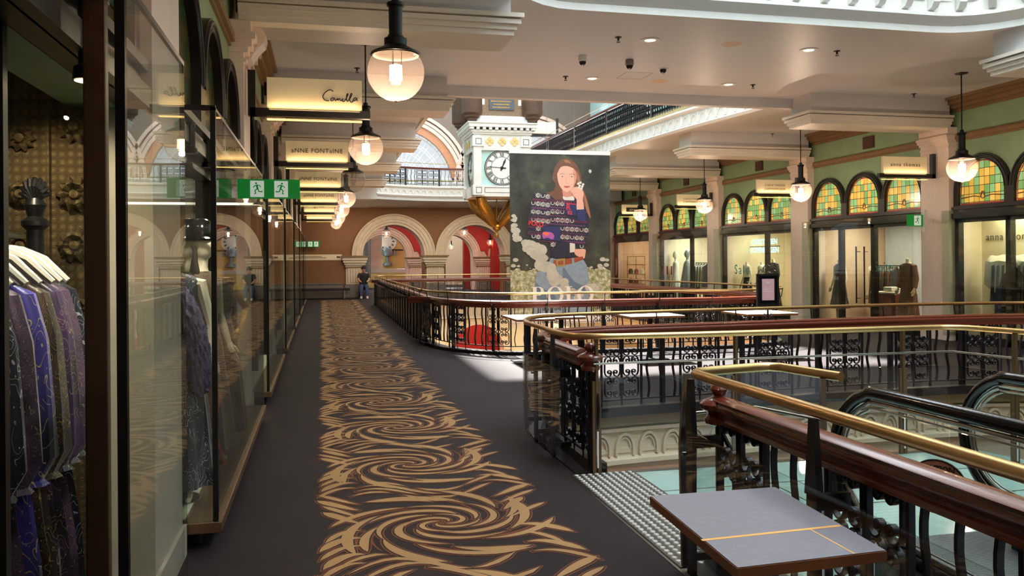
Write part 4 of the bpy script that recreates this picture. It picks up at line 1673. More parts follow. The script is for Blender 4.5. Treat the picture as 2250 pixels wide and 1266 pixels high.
# second hanging poster beyond
t = thing('far_banner', 'pale poster of a figure in a puffer jacket seen through the first arch', 'banner', (3.05, 50, .9))
m = MB(); m.box(-.5, 0, 0, .5, .03, 2.4); m.build('sheet', ['grey_wall'], t, smooth=False)
t.children[0].data.materials[0] = MATS['pale_blue']
m = MB(); m.prism([(-.45, 0), (.5, 0), (.55, 1.0), (.35, 1.5), (.5, 1.7), (.42, 2.2), (.15, 2.55), (-.2, 2.5), (-.35, 2.1), (-.5, 1.6), (-.25, 1.1)], FXZ, -.012, -.004, 0)
for z in (.5, 1.05, 1.6, 2.05): m.strap([(-.35, z), (0, z - .08), (.42, z + .04)], .03, .004, lambda u, v, d: (u, -.014 + d, v), 1)
m.build('printed_figure', ['pink_stone', 'grey_wall'], t, smooth=False)
text('POLO', .26, (.3, -.06, .16), (pi / 2, 0, 0), 'white_trim', t, sx=1.3)
m = MB()
for i in range(8): m.prism([(.06 * sin(i), 0), (.16, 0), (.16 + .03 * sin(i * 2), 3.2), (0, 3.2)], lambda u, v, d: (u * .5 + i * .08, d, v), 0, .05 + .03 * (i % 2), 0)
tag(m.build('grey_drapery', ['silver_grey'], loc=(2.2, 49.2, .4), smooth=False), 'tall grey draped hanging beside the far poster', 'drapery')

# lettering board, exit sign and bench on the brown wall
m = MB(); m.box(-.9, -.03, -.13, .9, 0, .13)
t = thing('notice_board', 'long cream notice board on the brown end wall', 'notice board', (.02, END - .002, 1.85))
m.build('board', ['sign_cream'], t, smooth=False)
m = MB()
for zz, w in ((.04, .5), (-.02, .62)): m.box(-.8, -.034, zz - .012, -.8 + w * 1.6, -.03, zz + .012)
m.box(.66, -.034, -.03, .82, -.03, .05)
m.build('small_print', ['sign_ink'], t, smooth=False)
t = thing('bench', 'long dark upholstered bench against the brown end wall', 'bench', (.1, END - .65, 0))
m = MB(); m.box(-1.25, -.28, .36, 1.15, .28, .46); m.build('seat', ['seat_fabric'], t, bevel=.02)
for x in (-1.1, .9):
    for y in (-.22, .22):
        m = MB(); m.box(x - .025, y - .025, 0, x + .025, y + .025, .36); m.build('leg', ['steel'], t, smooth=False)

# ------------------------------------------------------------------ person sitting beyond the first pier
pn = thing('person', 'distant person in dark top and jeans seated beyond the pier, hands in lap', 'person', (1.86, 37.9, 0))
me = bpy.data.meshes.new('body')
J = {'pel': (0, .15, .52, .15), 'wst': (0, .12, .72, .14), 'chs': (0, .04, .98, .16), 'nk': (0, -.02, 1.15, .06), 'hd': (0, -.07, 1.30, .10), 'ht': (0, -.07, 1.40, .07),
     'sl': (-.18, .02, 1.08, .07), 'el': (-.25, -.08, .84, .05), 'wl': (-.12, -.30, .72, .035), 'sr': (.18, .02, 1.08, .07), 'er': (.25, -.08, .84, .05), 'wr': (.12, -.30, .72, .035),
     'hl': (-.10, .08, .50, .10), 'kl': (-.13, -.36, .50, .075), 'al': (-.13, -.34, .08, .045), 'fl': (-.14, -.52, .04, .04), 'hr': (.10, .08, .50, .10), 'kr': (.13, -.36, .50, .075), 'ar': (.13, -.34, .08, .045), 'fr': (.14, -.52, .04, .04)}
keys = list(J)
E_ = [('pel', 'wst'), ('wst', 'chs'), ('chs', 'nk'), ('nk', 'hd'), ('hd', 'ht'), ('chs', 'sl'), ('sl', 'el'), ('el', 'wl'), ('chs', 'sr'), ('sr', 'er'), ('er', 'wr'), ('pel', 'hl'), ('hl', 'kl'), ('kl', 'al'), ('al', 'fl'), ('pel', 'hr'), ('hr', 'kr'), ('kr', 'ar'), ('ar', 'fr')]
me.from_pydata([J[k][:3] for k in keys], [(keys.index(a), keys.index(b)) for a, b in E_], [])
me.materials.append(MATS['skin'])
bo = bpy.data.objects.new('body', me); COL.objects.link(bo); bo.parent = pn
sk = bo.modifiers.new('skin', 'SKIN')
for i, k in enumerate(keys):
    me.skin_vertices[0].data[i].radius = (J[k][3], J[k][3])
me.skin_vertices[0].data[0].use_root = True
sb = bo.modifiers.new('smooth', 'SUBSURF'); sb.levels = 1; sb.render_levels = 2
m = MB(); m.loft([(.50, 0, .13, .2, .17), (.72, 0, .11, .19, .16), (.98, 0, .04, .22, .165), (1.09, 0, .01, .2, .12), (1.14, 0, -.01, .09, .08)], 18)
for s_ in (-1, 1): m.tube([(s_ * .15, .02, 1.08), (s_ * .2, .0, 1.04), (s_ * .245, -.06, .9)], [.08, .08, .065], 10)
m.build('shirt', ['black_cloth'], pn)
m = MB()
for s_ in (-1, 1): m.tube([(s_ * .09, .14, .52), (s_ * .12, -.36, .52), (s_ * .13, -.37, .44), (s_ * .13, -.35, .12)], [.12, .09, .085, .065], 10)
m.build('trousers', ['denim'], pn)
m = MB(); m.loft([(1.27, 0, -.02, .09, .09), (1.34, 0, -.05, .115, .12), (1.43, 0, -.06, .09, .1), (1.46, 0, -.06, .02, .02)], 14); m.build('hair', ['hair'], pn)
m = MB()
for s_ in (-1, 1): m.loft([(0, s_ * .135, -.44, .05, .13), (.07, s_ * .135, -.43, .045, .12), (.1, s_ * .135, -.36, .03, .05)], 12)
m.build('shoes', ['white_plastic'], pn)
t = thing('stool', 'low stool carrying the seated person beyond the pier', 'stool', (1.86, 38.1, 0))
m = MB(); m.box(-.22, -.2, .36, .22, .22, .42); m.build('seat', ['seat_fabric'], t, bevel=.01)
for x in (-.18, .18):
    m = MB(); m.box(x - .02, -.1, 0, x + .02, .18, .36); m.build('leg', ['black_metal'], t, smooth=False)

# ------------------------------------------------------------------ upper end wall with great lunette windows, side walls, roof
m = MB()
out = [(-1.2, 4.2), (13, 4.2), (13, 12), (-1.2, 12)]
L1, L2, RL = 3.45, 9.6, 2.95
hol = [[(c - RL, 4.9)] + [(c - RL * cos(q), 5.2 + RL * sin(q)) for q in [pi * i / 24 for i in range(25)]] + [(c + RL, 4.9)] for c in (L1, L2)]
m.prism(out, FXZ, END - .02, END + .6, 0, holes=hol)
plain('mauve_wall', (124, 106, 94), .6, var=.05)
plain('copper_paint', (196, 132, 92), .5, var=.06)
struct(m.build('wall_upper_end', ['mauve_wall'], smooth=False))
for i, c in enumerate((L1, L2)):
    m = MB()
    for r0, r1, g, mi in ((RL - .35, RL, .05, 1), (RL, RL + .16, .14, 0), (RL + .2, RL + .34, .10, 0), (RL + .4, RL + .55, .16, 0)):
        vs_ = []
        for q in [pi * j / 32 for j in range(33)]:
            for r, yy in ((r0, END + .1), (r0, END - g), (r1, END - g), (r1, END + .1)):
                vs_.append((c + r * cos(q), yy, 5.2 + r * sin(q)))
        m.add(vs_, [(j * 4 + a, j * 4 + (a + 1) % 4, (j + 1) * 4 + (a + 1) % 4, (j + 1) * 4 + a) for j in range(32) for a in range(4)], mi)
    fr = struct(m.build('window_%d' % (40 + i), ['pink_stone', 'copper_paint'], ang=20))
    m = MB()
    m.prism([(c - RL + .3, 4.92)] + [(c - (RL - .3) * cos(q), 5.2 + (RL - .3) * sin(q)) for q in [pi * j / 24 for j in range(25)]] + [(c + RL - .3, 4.92)], FXZ, END + .3, END + .32, 0)
    fn = lambda u, v, d: (u, END + .27 + d, v)
    for rr in (.7, 1.15, 1.6, 2.05, 2.5):
        m.strap([(c - rr * cos(q), 5.2 + rr * sin(q)) for q in [pi * j / 24 for j in range(25)]], .07, .05, fn, 1)
        m.strap([(c - (rr + .12) * cos(q), 5.2 + (rr + .12) * sin(q)) for q in [pi * j / 24 for j in range(25)]], .02, .03, fn, 1)
    for j in range(13):
        q = pi * j / 12
        for dq in (-.09, .09):
            m.strap([(c + .5 * cos(q), 5.2 + .5 * sin(q)), (c + 2.65 * cos(q + dq), 5.2 + 2.65 * sin(q + dq))], .025, .03, fn, 1)
    m.build('pane', ['sky_window', 'white_plastic'], fr, smooth=False)
m = MB()
m.box(-1.4, -6, 5.5, -1.0, END, 12); m.box(12.9, -6, 5.5, 13.3, END, 12)
for k in range(3, 8):
    y = PY[k]
    m.box(12.3, y - .35, 5.55, 12.95, y + .35, 9.2); m.box(12.2, y - .45, 8.2, 12.95, y + .45, 8.5)
    m.box(12.1, y - .4, 6.5, 12.95, y + .4, 6.7)
struct(m.build('wall_upper', ['pale_blue'], smooth=False))
m = MB()
for k in range(2, 7):
    for j in range(3):
        yc = PY[k] + .9 + 1.55 * j
        m.prism([(yc - .62, 5.6), (yc + .62, 5.6)] + [(yc + .62 * cos(q), 7.6 + .8 * sin(q)) for q in [pi * i / 10 for i in range(11)]], lambda u, v, d: (d, u, v), 12.82, 12.9, 0)
struct(m.build('window_45', ['dark_frame'], smooth=False))
m = MB()
m.prism([(-7, -6), (17, -6), (17, 58), (-7, 58)], FXY, 12, 12.2, 0, holes=[[(2.3, 17), (9.4, 17), (9.4, 37), (2.3, 37)]])  # unseen roof, opening shaped so sun only reaches the bridge and far void
struct(m.build('ceiling_roof', ['white_trim'], smooth=False))
m = MB()
m.box(-4.6, -6, -6, -4.4, END, 5); m.box(16.9, -6, -6, 17, 56, 5)
struct(m.build('wall_outer', ['cream_wall'], smooth=False))

m = MB(); m.box(-4.6, -6.2, 0, 17, -6, 5.5, 0)  # unseen wall added behind the camera to keep sky out of glass reflections
struct(m.build('wall_behind', ['salmon_plaster'], smooth=False))
# ------------------------------------------------------------------ level below: floor, far arcade, side walls
m = MB(); m.box(-7, -6, -5.4, 17, 42, -5.3)
struct(m.build('floor_lower', ['lower_floor'], smooth=False))
m = arcade(37.6, .8, -4, 15, -5.3, -.35, [3.1, 7.05, 11.0], 0, 0, 1.2, .35, -2.50)
struct(m.build('wall_lower_end', ['cream_wall', 'cream_stone', 'pink_stone'], ang=20))
m = MB(); m.box(-4, 40, -5.3, 15, 40.2, -.35)
struct(m.build('wall_lower_red', ['red_wall'], smooth=False))
lamp('lower_light', 'AREA', (5.0, 6.5, -.7), 55, (1, .93, .80), rot=(radians(-90), 0, 0), shape='RECTANGLE', size=6, size_y=.6)  # added fill hidden under the glass floor, brightens the fascia opposite
lamp('lower_light', 'AREA', (5.2, 39.2, -.8), 110, (1, .75, .6), shape='RECTANGLE', size=8, size_y=1)
lamp('lower_light', 'AREA', (5.8, 34.5, -.7), 500, (1, .86, .66), shape='RECTANGLE', size=9, size_y=3)
m = MB()
for side, x in ((-1, 1.2), (1, 10.2)):
    m.box(x - .1, 10, -5.3, x + .1, 37.5, -.36, 0)
    for k in range(2, 7):
        m.box(x - .16 if side > 0 else x, PY[k] + .8, -5.2, x if side > 0 else x + .16, PY[k + 1] - .8, -2.2, 1)
struct(m.build('wall_lower', ['cream_wall', 'yellow_front'], smooth=False))

# ------------------------------------------------------------------ ironwork modules
def cscroll(cx, cz, hw, hh, sgn):
    """C shaped scroll bowed outward on side sgn, both ends curling inward"""
    r0 = min(.036, hw * .42)
    xc = -(r0 + .004)
    half = []
    n = 24
    for i in range(n + 1):
        t = i / n
        a = pi - t * 3.1 * pi
        r = r0 * (1 - .80 * t) + (hw + xc - r0) * max(0, 1 - t * 4.2) ** 1.2
        half.append((xc + r * cos(a), hh - r0 * 1.35 + r * sin(a) * (1.0 if t > .24 else 1.25)))
    half = half[::-1]
    low = [(x, -z) for x, z in half[::-1]]
    pts = half + low
    return [(cx + (x if sgn < 0 else -x), cz + z) for x, z in pts]


def iron_module(kind, W=.5, z0=.17, z1=.86, depth=.028, detail=1):
    m = MB()
    f = lambda u, v, d: (u, d, v)
    m.box(0, -depth / 2, z0 - .035, W, depth / 2, z0 - .02)
    m.box(0, -depth / 2, z1, W, depth / 2, z1 + .012)
    if kind == 'scroll':
        for c in (.135, .365):
            for k in range(3):
                zc = z0 + (z1 - z0) * (k + .5) / 3
                hh = (z1 - z0) / 6 - .004
                for sg in (-1, 1):
                    m.strap(cscroll(c, zc, .096, hh, sg), depth, .009, f)
        for x in (.0, W * .5):
            m.box(x - .009, -depth / 2, z0 - .02, x + .009, depth / 2, z1)
            m.box(x - .006, -.006, .06, x + .006, .006, z0)
    else:
        for c in (W / 6, W / 2, W * 5 / 6):
            pts = [(c + .016 * sin(2 * pi * (i / 16) * 1.5), z0 - .02 + (z1 - z0 + .02) * i / 16) for i in range(17)]
            m.strap(pts, depth, .016, f)
        m.box(-.009, -depth / 2, .06, .009, depth / 2, z1)
    return m.mesh('iron_' + kind, ['iron'], True, 40)


IRON = {'scroll': iron_module('scroll'), 'bars': iron_module('bars')}
WOODPROF = [(x * .84, z * .76) for x, z in [(-.055, -.17), (.055, -.17), (.06, -.14), (.045, -.125), (.05, -.10), (.075, -.075), (.075, -.05), (.06, -.035), (.065, -.015), (.045, 0.0), (.018, .008), (-.018, .008), (-.045, 0), (-.065, -.015), (-.06, -.035), (-.075, -.05), (-.075, -.075), (-.05, -.10), (-.045, -.125), (-.06, -.14)]]


def tapered_post():
    m = MB()
    # plate on the outer (walkway) side with the tapering arm up to the brass rail; local y+ = toward iron
    m.prism([(-.035, .02), (.035, .02), (.035, .76), (-.035, .76)], FXZ, -.012, .012, 0)
    m.prism([(-.045, .76), (.045, .76), (.014, 1.07), (-.014, 1.07)], FXZ, -.015, .015, 0)
    m.box(-.012, .0, .70, .012, .16, .765)
    m.box(-.012, .0, .10, .012, .16, .14)
    return m.mesh('post', ['black_metal'], False)


def clamp_mesh():
    m = MB()
    m.lathe([(0, -.03), (.02, -.03), (.02, -.005), (.012, -.005), (.012, .03), (0, .03)], (0, 0, 0), 12, 0, 'Y')
    return m.mesh('clamp', ['steel'], True)


def slim_post():
    m = MB()
    m.tube([(0, .14, .80), (0, .10, .88), (0, .02, .93), (0, 0, 1.08)], .009, 6)
    m.box(-.02, .10, 0.06, .02, .16, .88)
    return m.mesh('post', ['black_metal'], False)


POST, CLAMP, SLIM = tapered_post(), clamp_mesh(), slim_post()


def balustrade(label, outer, closed=False, inner_off=.17, glass_rng=None, posts=(), slim=(), z=0, brass=True, wood=True, s=1.0, newel=False, brassmat='brass', h=1.1, brass_path=None, flip=0):
    """outer: Vector path with the void on its right-hand side"""
    t = thing('balustrade', label, 'balustrade', (0, 0, z))
    inner = offset(outer, inner_off, closed)
    if brass:
        m = MB(); m.tube([(p.x, p.y, h) for p in (brass_path or outer)], .021, 12, closed=closed)
        m.build('brass_rail', [brassmat], t)
    if wood:
        m = MB(); m.sweep([Vector((p.x, p.y, .965)) for p in inner], WOODPROF, 0, closed=closed)
        m.build('wooden_handrail', ['red_wood'], t, ang=50)
    path = resample(inner + ([inner[0]] if closed else []), .5)
    for i, (a, b) in enumerate(zip(path, path[1:])):
        L = (b - a).length
        put(IRON['scroll' if (i + flip) % 2 == 0 else 'bars'], 'iron_panel', t, (a.x, a.y, 0), atan2(b.y - a.y, b.x - a.x), (L / .5, 1, 1))
    for (d, mesh_) in [(q, POST) for q in posts] + [(q, SLIM) for q in slim]:
        p, tg = at_len(outer, d)
        a = atan2(tg.y, tg.x)
        # local +y toward the void (right-hand side): rotate by pi
        put(mesh_, 'post', t, (p.x, p.y, 0), a + pi)
        if mesh_ is POST:
            n_ = Vector((tg.y, -tg.x, 0))
            for zz in (.30, .66):
                c_ = p - n_ * .0 + tg * .05
                put(CLAMP, 'glass_clamp', t, (c_.x, c_.y, zz), a)
    if glass_rng:
        for (d0, d1) in glass_rng:
            gp = [at_len(outer, d0 + (d1 - d0) * i / max(1, int((d1 - d0) / .15)))[0] for i in range(int((d1 - d0) / .15) + 1)]
            m = MB(); m.sweep([Vector((p.x, p.y, 0)) for p in gp], [(-.028, .08), (-.018, .08), (-.018, .80), (-.028, .80)], 0)
            m.build('glass_panel', ['glass_rail'], t, ang=60)
    return t


def at_len(path, d):
    L = 0
    for a, b in zip(path, path[1:]):
        s_ = (b - a).length
        if L + s_ >= d - 1e-9 and s_ > 1e-9:
            return a.lerp(b, (d - L) / s_), (b - a).normalized()
        L += s_
    return path[-1], (path[-1] - path[-2]).normalized()


def plen(path):
    return sum((b - a).length for a, b in zip(path, path[1:]))


def newel_ball(t, x, y, rz=0):
    m = MB()
    m.lathe([(0, -.165), (.05, -.165), (.075, -.15), (.08, -.125), (.062, -.105), (.07, -.09), (.10, -.07), (.104, -.045), (.085, -.028), (.06, -.018), (.034, -.006), (.03, .0), (.042, .012), (.048, .034), (.038, .056), (.018, .068), (0, .07)], (x, y, .975), 24)
    m.build('newel_cap', ['red_wood'], t)
    m = MB()
    m.tube([(x, y, .03), (x, y, .82)], .022, 10)
    m.tube([(x, y, .2), (x + .03, y - .06, .3), (x + .04, y - .09, .5), (x + .03, y - .06, .7), (x, y, .8)], .013, 8)
    m.build('newel_post', ['iron'], t)


# nearest balustrade along the gallery, from behind the camera to the opening by the escalator
o1 = [Vector((1.92, -.9 + .25 * i, 0)) for i in range(21)]
o1 = [p for p in o1 if p.y < 4.2]
o1[-1] = Vector((1.92, 4.12, 0))
b1 = balustrade('nearest balustrade with thick brass rail, red wood handrail and round knob beside the grey table', o1,
                flip=1, posts=[plen(o1) - .03 - 1.13 * i for i in range(4)], glass_rng=[(0, plen(o1) - .02)])
for ch in list(b1.children):
    if ch.name.startswith('brass_rail'):
        bpy.data.objects.remove(ch)
# brass rail that turns the corner and returns beside the escalator
bp = [(1.93, -.9, 1.1), (1.93, 4.0, 1.1), (1.94, 4.07, 1.1), (1.98, 4.12, 1.1), (2.06, 4.15, 1.1), (2.38, 4.22, 1.1), (2.46, 4.22, 1.1), (2.51, 4.17, 1.1), (2.60, 3.76, 1.1)]
m = MB(); m.tube(bp, .026, 16); m.build('brass_rail', ['brass'], b1)
newel_ball(b1, 2.09, 4.10)
for (x, y, a) in ((1.96, 4.22, 0), (2.56, 3.86, 1.2)):
    m = MB(); m.prism([(-.04, .02), (.04, .02), (.05, .7), (.018, 1.08), (-.018, 1.08), (-.05, .7)], FXZ, -.012, .012, 0)
    m.build('end_post', ['steel'], b1, loc=(x, y, 0), rz=a, smooth=False)
m = MB(); m.tube([(1.98, 4.22, .86), (2.42, 4.30, .86), (2.56, 3.84, .86)], .008, 8); m.build('steel_rail', ['steel'], b1)
m = MB(); m.tube([(2.28, 4.24, .03), (2.28, 4.24, 1.08)], .012, 8); m.build('end_post', ['steel'], b1)
m = MB(); m.box(2.0, 4.235, .06, 2.44, 4.245, .78); m.box(2.0, 4.2, .06, 2.44, 4.2, .06)
m.build('glass_panel', ['glass_rail'], b1, smooth=False)
m = MB(); m.prism([(2.46, 4.22), (2.47, 4.225), (2.60, 3.80), (2.59, 3.795)], FXY, .06, .78, 0); m.build('glass_panel', ['glass_rail'], b1, smooth=False)

# balustrade round the first void beyond the opening
o2 = offset([Vector(p) for p in v1s if p.y > 6.3 or p.x > 5], -.05)
L2_ = plen(o2)
b2 = balustrade('curving balustrade of scrolled iron with red wood handrail around the escalator void', o2,
                posts=[.30, .88, 1.78], slim=[2.9 + 1.05 * i for i in range(9)], glass_rng=[(.02, 1.75)], brassmat='brass')
newel_ball(b2, 2.10, 6.33)
# ironwork spur beside the opening
put(IRON['scroll'], 'iron_panel', b2, (2.10, 6.30, 0), radians(80), (.9, 1, 1))

# balustrade all round the second void
o3 = [Vector((p.x, p.y, 0)) for p in v2s[:-1]]
o3s = o3[::-1] if False else o3
# the void must lie to the right of travel; V2 runs anticlockwise, so reverse it
area = sum(a.x * b.y - b.x * a.y for a, b in zip(o3, o3[1:] + o3[:1]))
if area > 0: o3 = o3[::-1]
o3c = o3 + [o3[0]]
L3 = plen(o3c)
gl = []
b3 = balustrade('large balustrade enclosing the far void under the hanging clock, iron scrolls and brass rail', o3, closed=True, slim=[L3 * i / 46 for i in range(46)], brassmat='brass')
gp = [p for p in o3 if p.x < 2.02 and 16.6 < p.y < 31.5]
gp.sort(key=lambda p: p.y)
m = MB(); m.sweep([Vector((p.x - .0, p.y, 0)) for p in gp[::1]], [(-.04, .08), (-.03, .08), (-.03, .86), (-.04, .86)], 0)
m.build('glass_panel', ['glass_rail'], b3, ang=60)
for i in range(24):
    m_y = 16.7 + i * .62
    m = MB() if i == 0 else m
    if i == 0:
        m.box(-.015, -.02, .02, .015, .02, .80); m.box(-.015, -.01, .78, .14, .01, .81)
        gpm = m.mesh('glass_post', ['black_metal'], False)
    put(gpm, 'glass_post', b3, (1.93, m_y, 0))

# steel and glass barrier with brass rail across the glass floor
t = thing('glass_barrier', 'steel and glass barrier with brass top rail across the end of the glass floor', 'barrier', (0, 0, 0))
brp = spline([(1.92, 7.6, 1.1), (1.92, 7.0, 1.1), (1.92, 6.6, 1.1), (1.95, 6.38, 1.1), (2.06, 6.27, 1.1), (2.3, 6.2, 1.1), (3.2, 6.15, 1.1), (4.4, 6.14, 1.1), (5.15, 6.14, 1.1), (5.33, 6.08, 1.1), (5.43, 5.9, 1.1), (5.56, 5.3, 1.1), (5.65, 4.6, 1.1)], .08)
m = MB(); m.tube([tuple(p) for p in brp if not (p.x < 1.93 and p.y > 7.0)], .024, 14); m.build('brass_rail', ['brass'], t)
bl = [Vector((2.16, 6.27, 0)), Vector((3.32, 6.22, 0)), Vector((4.9, 6.22, 0)), Vector((5.35, 6.2, 0)), Vector((5.66, 4.9, 0))]
m = MB(); m.tube([(2.10, 6.25, .88), (5.12, 6.2, .88), (5.38, 6.18, .88), (5.72, 4.6, .88)], .009, 8); m.build('steel_rail', ['steel'], t)
for i, (x, y) in enumerate(((2.13, 6.27), (3.33, 6.24), (4.92, 6.24), (5.48, 5.62))):
    m = MB(); m.box(-.035, -.012, .0, -.005, .012, .74); m.box(.005, -.012, .0, .035, .012, .74); m.box(-.010, -.02, .30, .012, .02, 1.08)
    m.build('post', ['bronze_brown' if i else 'bronze_brown'], t, loc=(x, y, 0), smooth=False)
    m = MB(); m.box(-.004, -.022, .05, .010, -.018, .34); m.build('edge_strip', ['white_plastic'], t, loc=(x, y, 0), smooth=False)
for a, b in (((2.16, 6.27), (3.30, 6.24)), ((3.36, 6.24), (4.88, 6.24)), ((4.96, 6.24), (5.36, 6.22)), ((5.37, 6.20), (5.47, 5.66)), ((5.49, 5.58), (5.70, 4.6))):
    va, vb = Vector((*a, 0)), Vector((*b, 0))
    m = MB(); m.sweep([va, vb], [(-.005, .04), (.005, .04), (.005, .76), (-.005, .76)], 0); m.build('glass_panel', ['glass_rail'], t, smooth=False)

# ------------------------------------------------------------------ glass floor, studded strip, ribbed landing plate
m = MB()
m.prism([(2.42, 3.6), (2.42, 6.24), (5.6, 6.30), (6.4, 3.6)], FXY, -.10, -.001, 0)
for p0, p1 in (((2.42, 5.05), (6.1, 5.05)), ((3.32, 3.6), (3.32, 6.25)), ((4.4, 3.6), (4.4, 6.26)), ((2.42, 5.68), (5.9, 5.68))):
    x0, x1 = sorted((p0[0], p1[0])); y0, y1 = sorted((p0[1], p1[1]))
    m.box(x0 - .006, y0 - .006, -.004, x1 + .006, y1 + .006, .001, 1)
m.box(2.38, 6.235, -.1, 5.62, 6.30, .004, 1)
struct(m.build('floor_glass', ['glass_floor', 'steel'], smooth=False))
m = MB()
m.box(1.90, 2.0, -.2, 2.44, 6.26, .003, 0)
struct(m.build('floor_metal', ['steel'], smooth=False))
m = MB()
m.box(0, 0, 0, .50, 2.02, .006, 1)
for i in range(36):
    for j in range(9):
        x, y = .028 + j * .0555, .03 + i * .056
        m.lathe([(.019, .006), (.015, .012), (.006, .014), (0, .014)], (x, y, 0), 7)
stt = plain('stud_steel', (228, 226, 220), .3, .7, var=.05)
plain('dark_steel', (84, 84, 84), .4, .6, var=.05)
tag(m.build('tactile_strip', ['stud_steel', 'dark_steel'], loc=(1.92, 4.24, .003), ang=20), 'studded steel warning strip on the floor before the glass floor', 'warning strip')
m = MB(); m.box(0, 0, 0, 1.7, 2.6, .004)
tag(m.build('landing_plate', ['ribbed_plate'], loc=(2.86, 1.76, .0), smooth=False), 'ribbed metal landing plate at the top of the escalator', 'plate')

# ------------------------------------------------------------------ escalator handrails
def newel_path(xc, y_end, ztop, zbot, r=None):
    r = (ztop - zbot) / 2
    zc = (ztop + zbot) / 2
    pts = [(xc, 1.2, ztop - .30), (xc, 1.9, ztop - .02), (xc, 2.3, ztop)]
    pts += [(xc, y_end - r * 1.2 + .0, ztop)]
    for i in range(1, 13):
        q = pi / 2 - pi * i / 12
        pts.append((xc, y_end - r * 1.05 + r * 1.05 * cos(q), zc + r * sin(q)))
    pts += [(xc, y_end - r * 2, zbot - .03), (xc, 2.4, zbot - .05)]
    return pts


for i, (xc, ye, lab) in enumerate(((2.88, 4.22, 'glossy black escalator handrail loop closest to the nearest balustrade'), (4.0, 4.50, 'second escalator handrail loop farther across the landing plate'))):
    t = thing('escalator_balustrade', lab, 'escalator', (0, 0, 0))
    pts = newel_path(xc, ye, .985, .22)
    P_ = [Vector(p) for p in pts]
    sm_ = []
    m = MB(); m.tube([tuple(p) for p in spline([tuple(p) for p in pts], .06)], .036, 12); hr = m.build('handrail', ['smoke_plastic'], t)
    m = MB()
    for off_, rr in ((.052, .012), (.082, .006)):
        m.tube([tuple(p) for p in spline(newel_path(xc, ye - off_, .985 - off_, .22 + off_), .06)], rr, 8)
    m.build('steel_guide', ['steel'], t)
    m = MB()
    outl = [(p.y, p.z) for p in spline(newel_path(xc, ye - .09, .985 - .09, .22 + .09), .1)]
    m.prism(outl, lambda u, v, d: (xc + d, u, v), -.006, .006, 0)
    m.build('glass_panel', ['glass_rail'], t, smooth=False)
    m = MB(); m.box(xc - .09, 1.3, -.0, xc + .09, ye - .45, .17); m.build('skirt', ['black_metal'], t, bevel=.01)
# caution disc
t = thing('caution_disc', 'round brown CAUTION disc mounted on the escalator glass', 'caution sign', (2.80, 3.32, .64))
t.rotation_euler = (0, 0, radians(-52))
m = MB(); m.lathe([(0, -.005), (.125, -.005), (.125, .005), (0, .005)], (0, 0, 0), 36, 0, 'Y')
m.lathe([(.121, -.007), (.127, -.007), (.127, .006), (.121, .006), (.121, -.007)], (0, 0, 0), 36, 1, 'Y', cap=False); m.build('disc', ['disc_brown', 'ink'], t)
text('CAUTION', .042, (0, -.008, .070), (pi / 2, 0, 0), 'ink', t, sx=.8, off=.0006)
m = MB()
for i in range(4):
    for r in (.020, ):
        m.tube([(-.072 + i * .048 + r * cos(q), -.007, .012 + r * sin(q)) for q in [2 * pi * j / 14 for j in range(14)]], .002, 5, closed=True)
m.build('symbol_ring', ['red_mark'], t)
m = MB(); m.tube([(0, .005, 0), (0, .06, -.0)], .012, 8); m.build('fixing', ['steel'], t)

# ------------------------------------------------------------------ tables
t = thing('cafe_table', 'grey topped cafe table with brown edge beside the nearest balustrade', 'table', (1.55, 2.755, 0))
m = MB(); m.prism([(-.29, -.40), (.25, -.38), (.30, .38), (-.25, .39)], FXY, .722, .752, 0); m.build('tabletop', ['table_top'], t, bevel=.002, smooth=False)
m = MB(); m.prism([(-.295, -.405), (.255, -.385), (.305, .385), (-.255, .395)], FXY, .715, .749, 0); m.build('edge_band', ['table_edge'], t, smooth=False)
m = MB(); m.prism([(-.29, -.155), (.26, -.135), (.26, -.118), (-.29, -.138)], FXY, .7522, .7528, 0); m.prism([(.13, -.40 + .014), (.136, -.386), (.136, -.135), (.13, -.135)], FXY, .7522, .7527, 0)
m.build('tape_line', ['tape'], t, smooth=False)
m = MB(); m.box(-.03, -.03, .03, .03, .03, .71); m.build('column', ['black_metal'], t, smooth=False)
m = MB(); m.box(-.2, -.25, 0, .2, .25, .02); m.build('base_plate', ['black_metal'], t, bevel=.004)
m = MB(); m.box(-.18, -.03, .69, .18, .03, .715); m.box(-.03, -.28, .69, .03, .28, .715); m.build('bearer', ['black_metal'], t, smooth=False)


def bridge_table(x, y, w, d, label, rz=0):
    t = thing('cafe_table', label, 'table', (x, y, 0), rz, 'pale tables along the bridge')
    m = MB(); m.box(-w / 2, -d / 2, .725, w / 2, d / 2, .752); m.build('tabletop', ['table_white'], t, smooth=False)
    m = MB(); m.box(-w / 2 - .004, -d / 2 - .004, .715, w / 2 + .004, d / 2 + .004, .745); m.build('edge_band', ['table_edge'], t, smooth=False)
    m = MB(); m.box(-.035, -.035, .02, .035, .035, .72); m.box(-.25, -.03, .69, .25, .03, .715); m.build('column', ['black_metal'], t, smooth=False)
    m = MB(); m.box(-.25, -.25, 0, .25, .25, .02); m.build('base_plate', ['black_metal'], t, bevel=.004)


bridge_table(3.35, 13.35, .62, 1.1, 'pale table on the bridge closest to the walkway, its corner over the railing', .0)
bridge_table(3.98, 13.55, .55, 1.0, 'pale table second along the bridge, close beside the first', .0)
bridge_table(5.45, 13.2, .95, .75, 'pale table in the middle of the bridge, below the hanging poster')
bridge_table(7.5, 13.2, .95, .95, 'pale table farthest along the bridge, behind the menu stand')

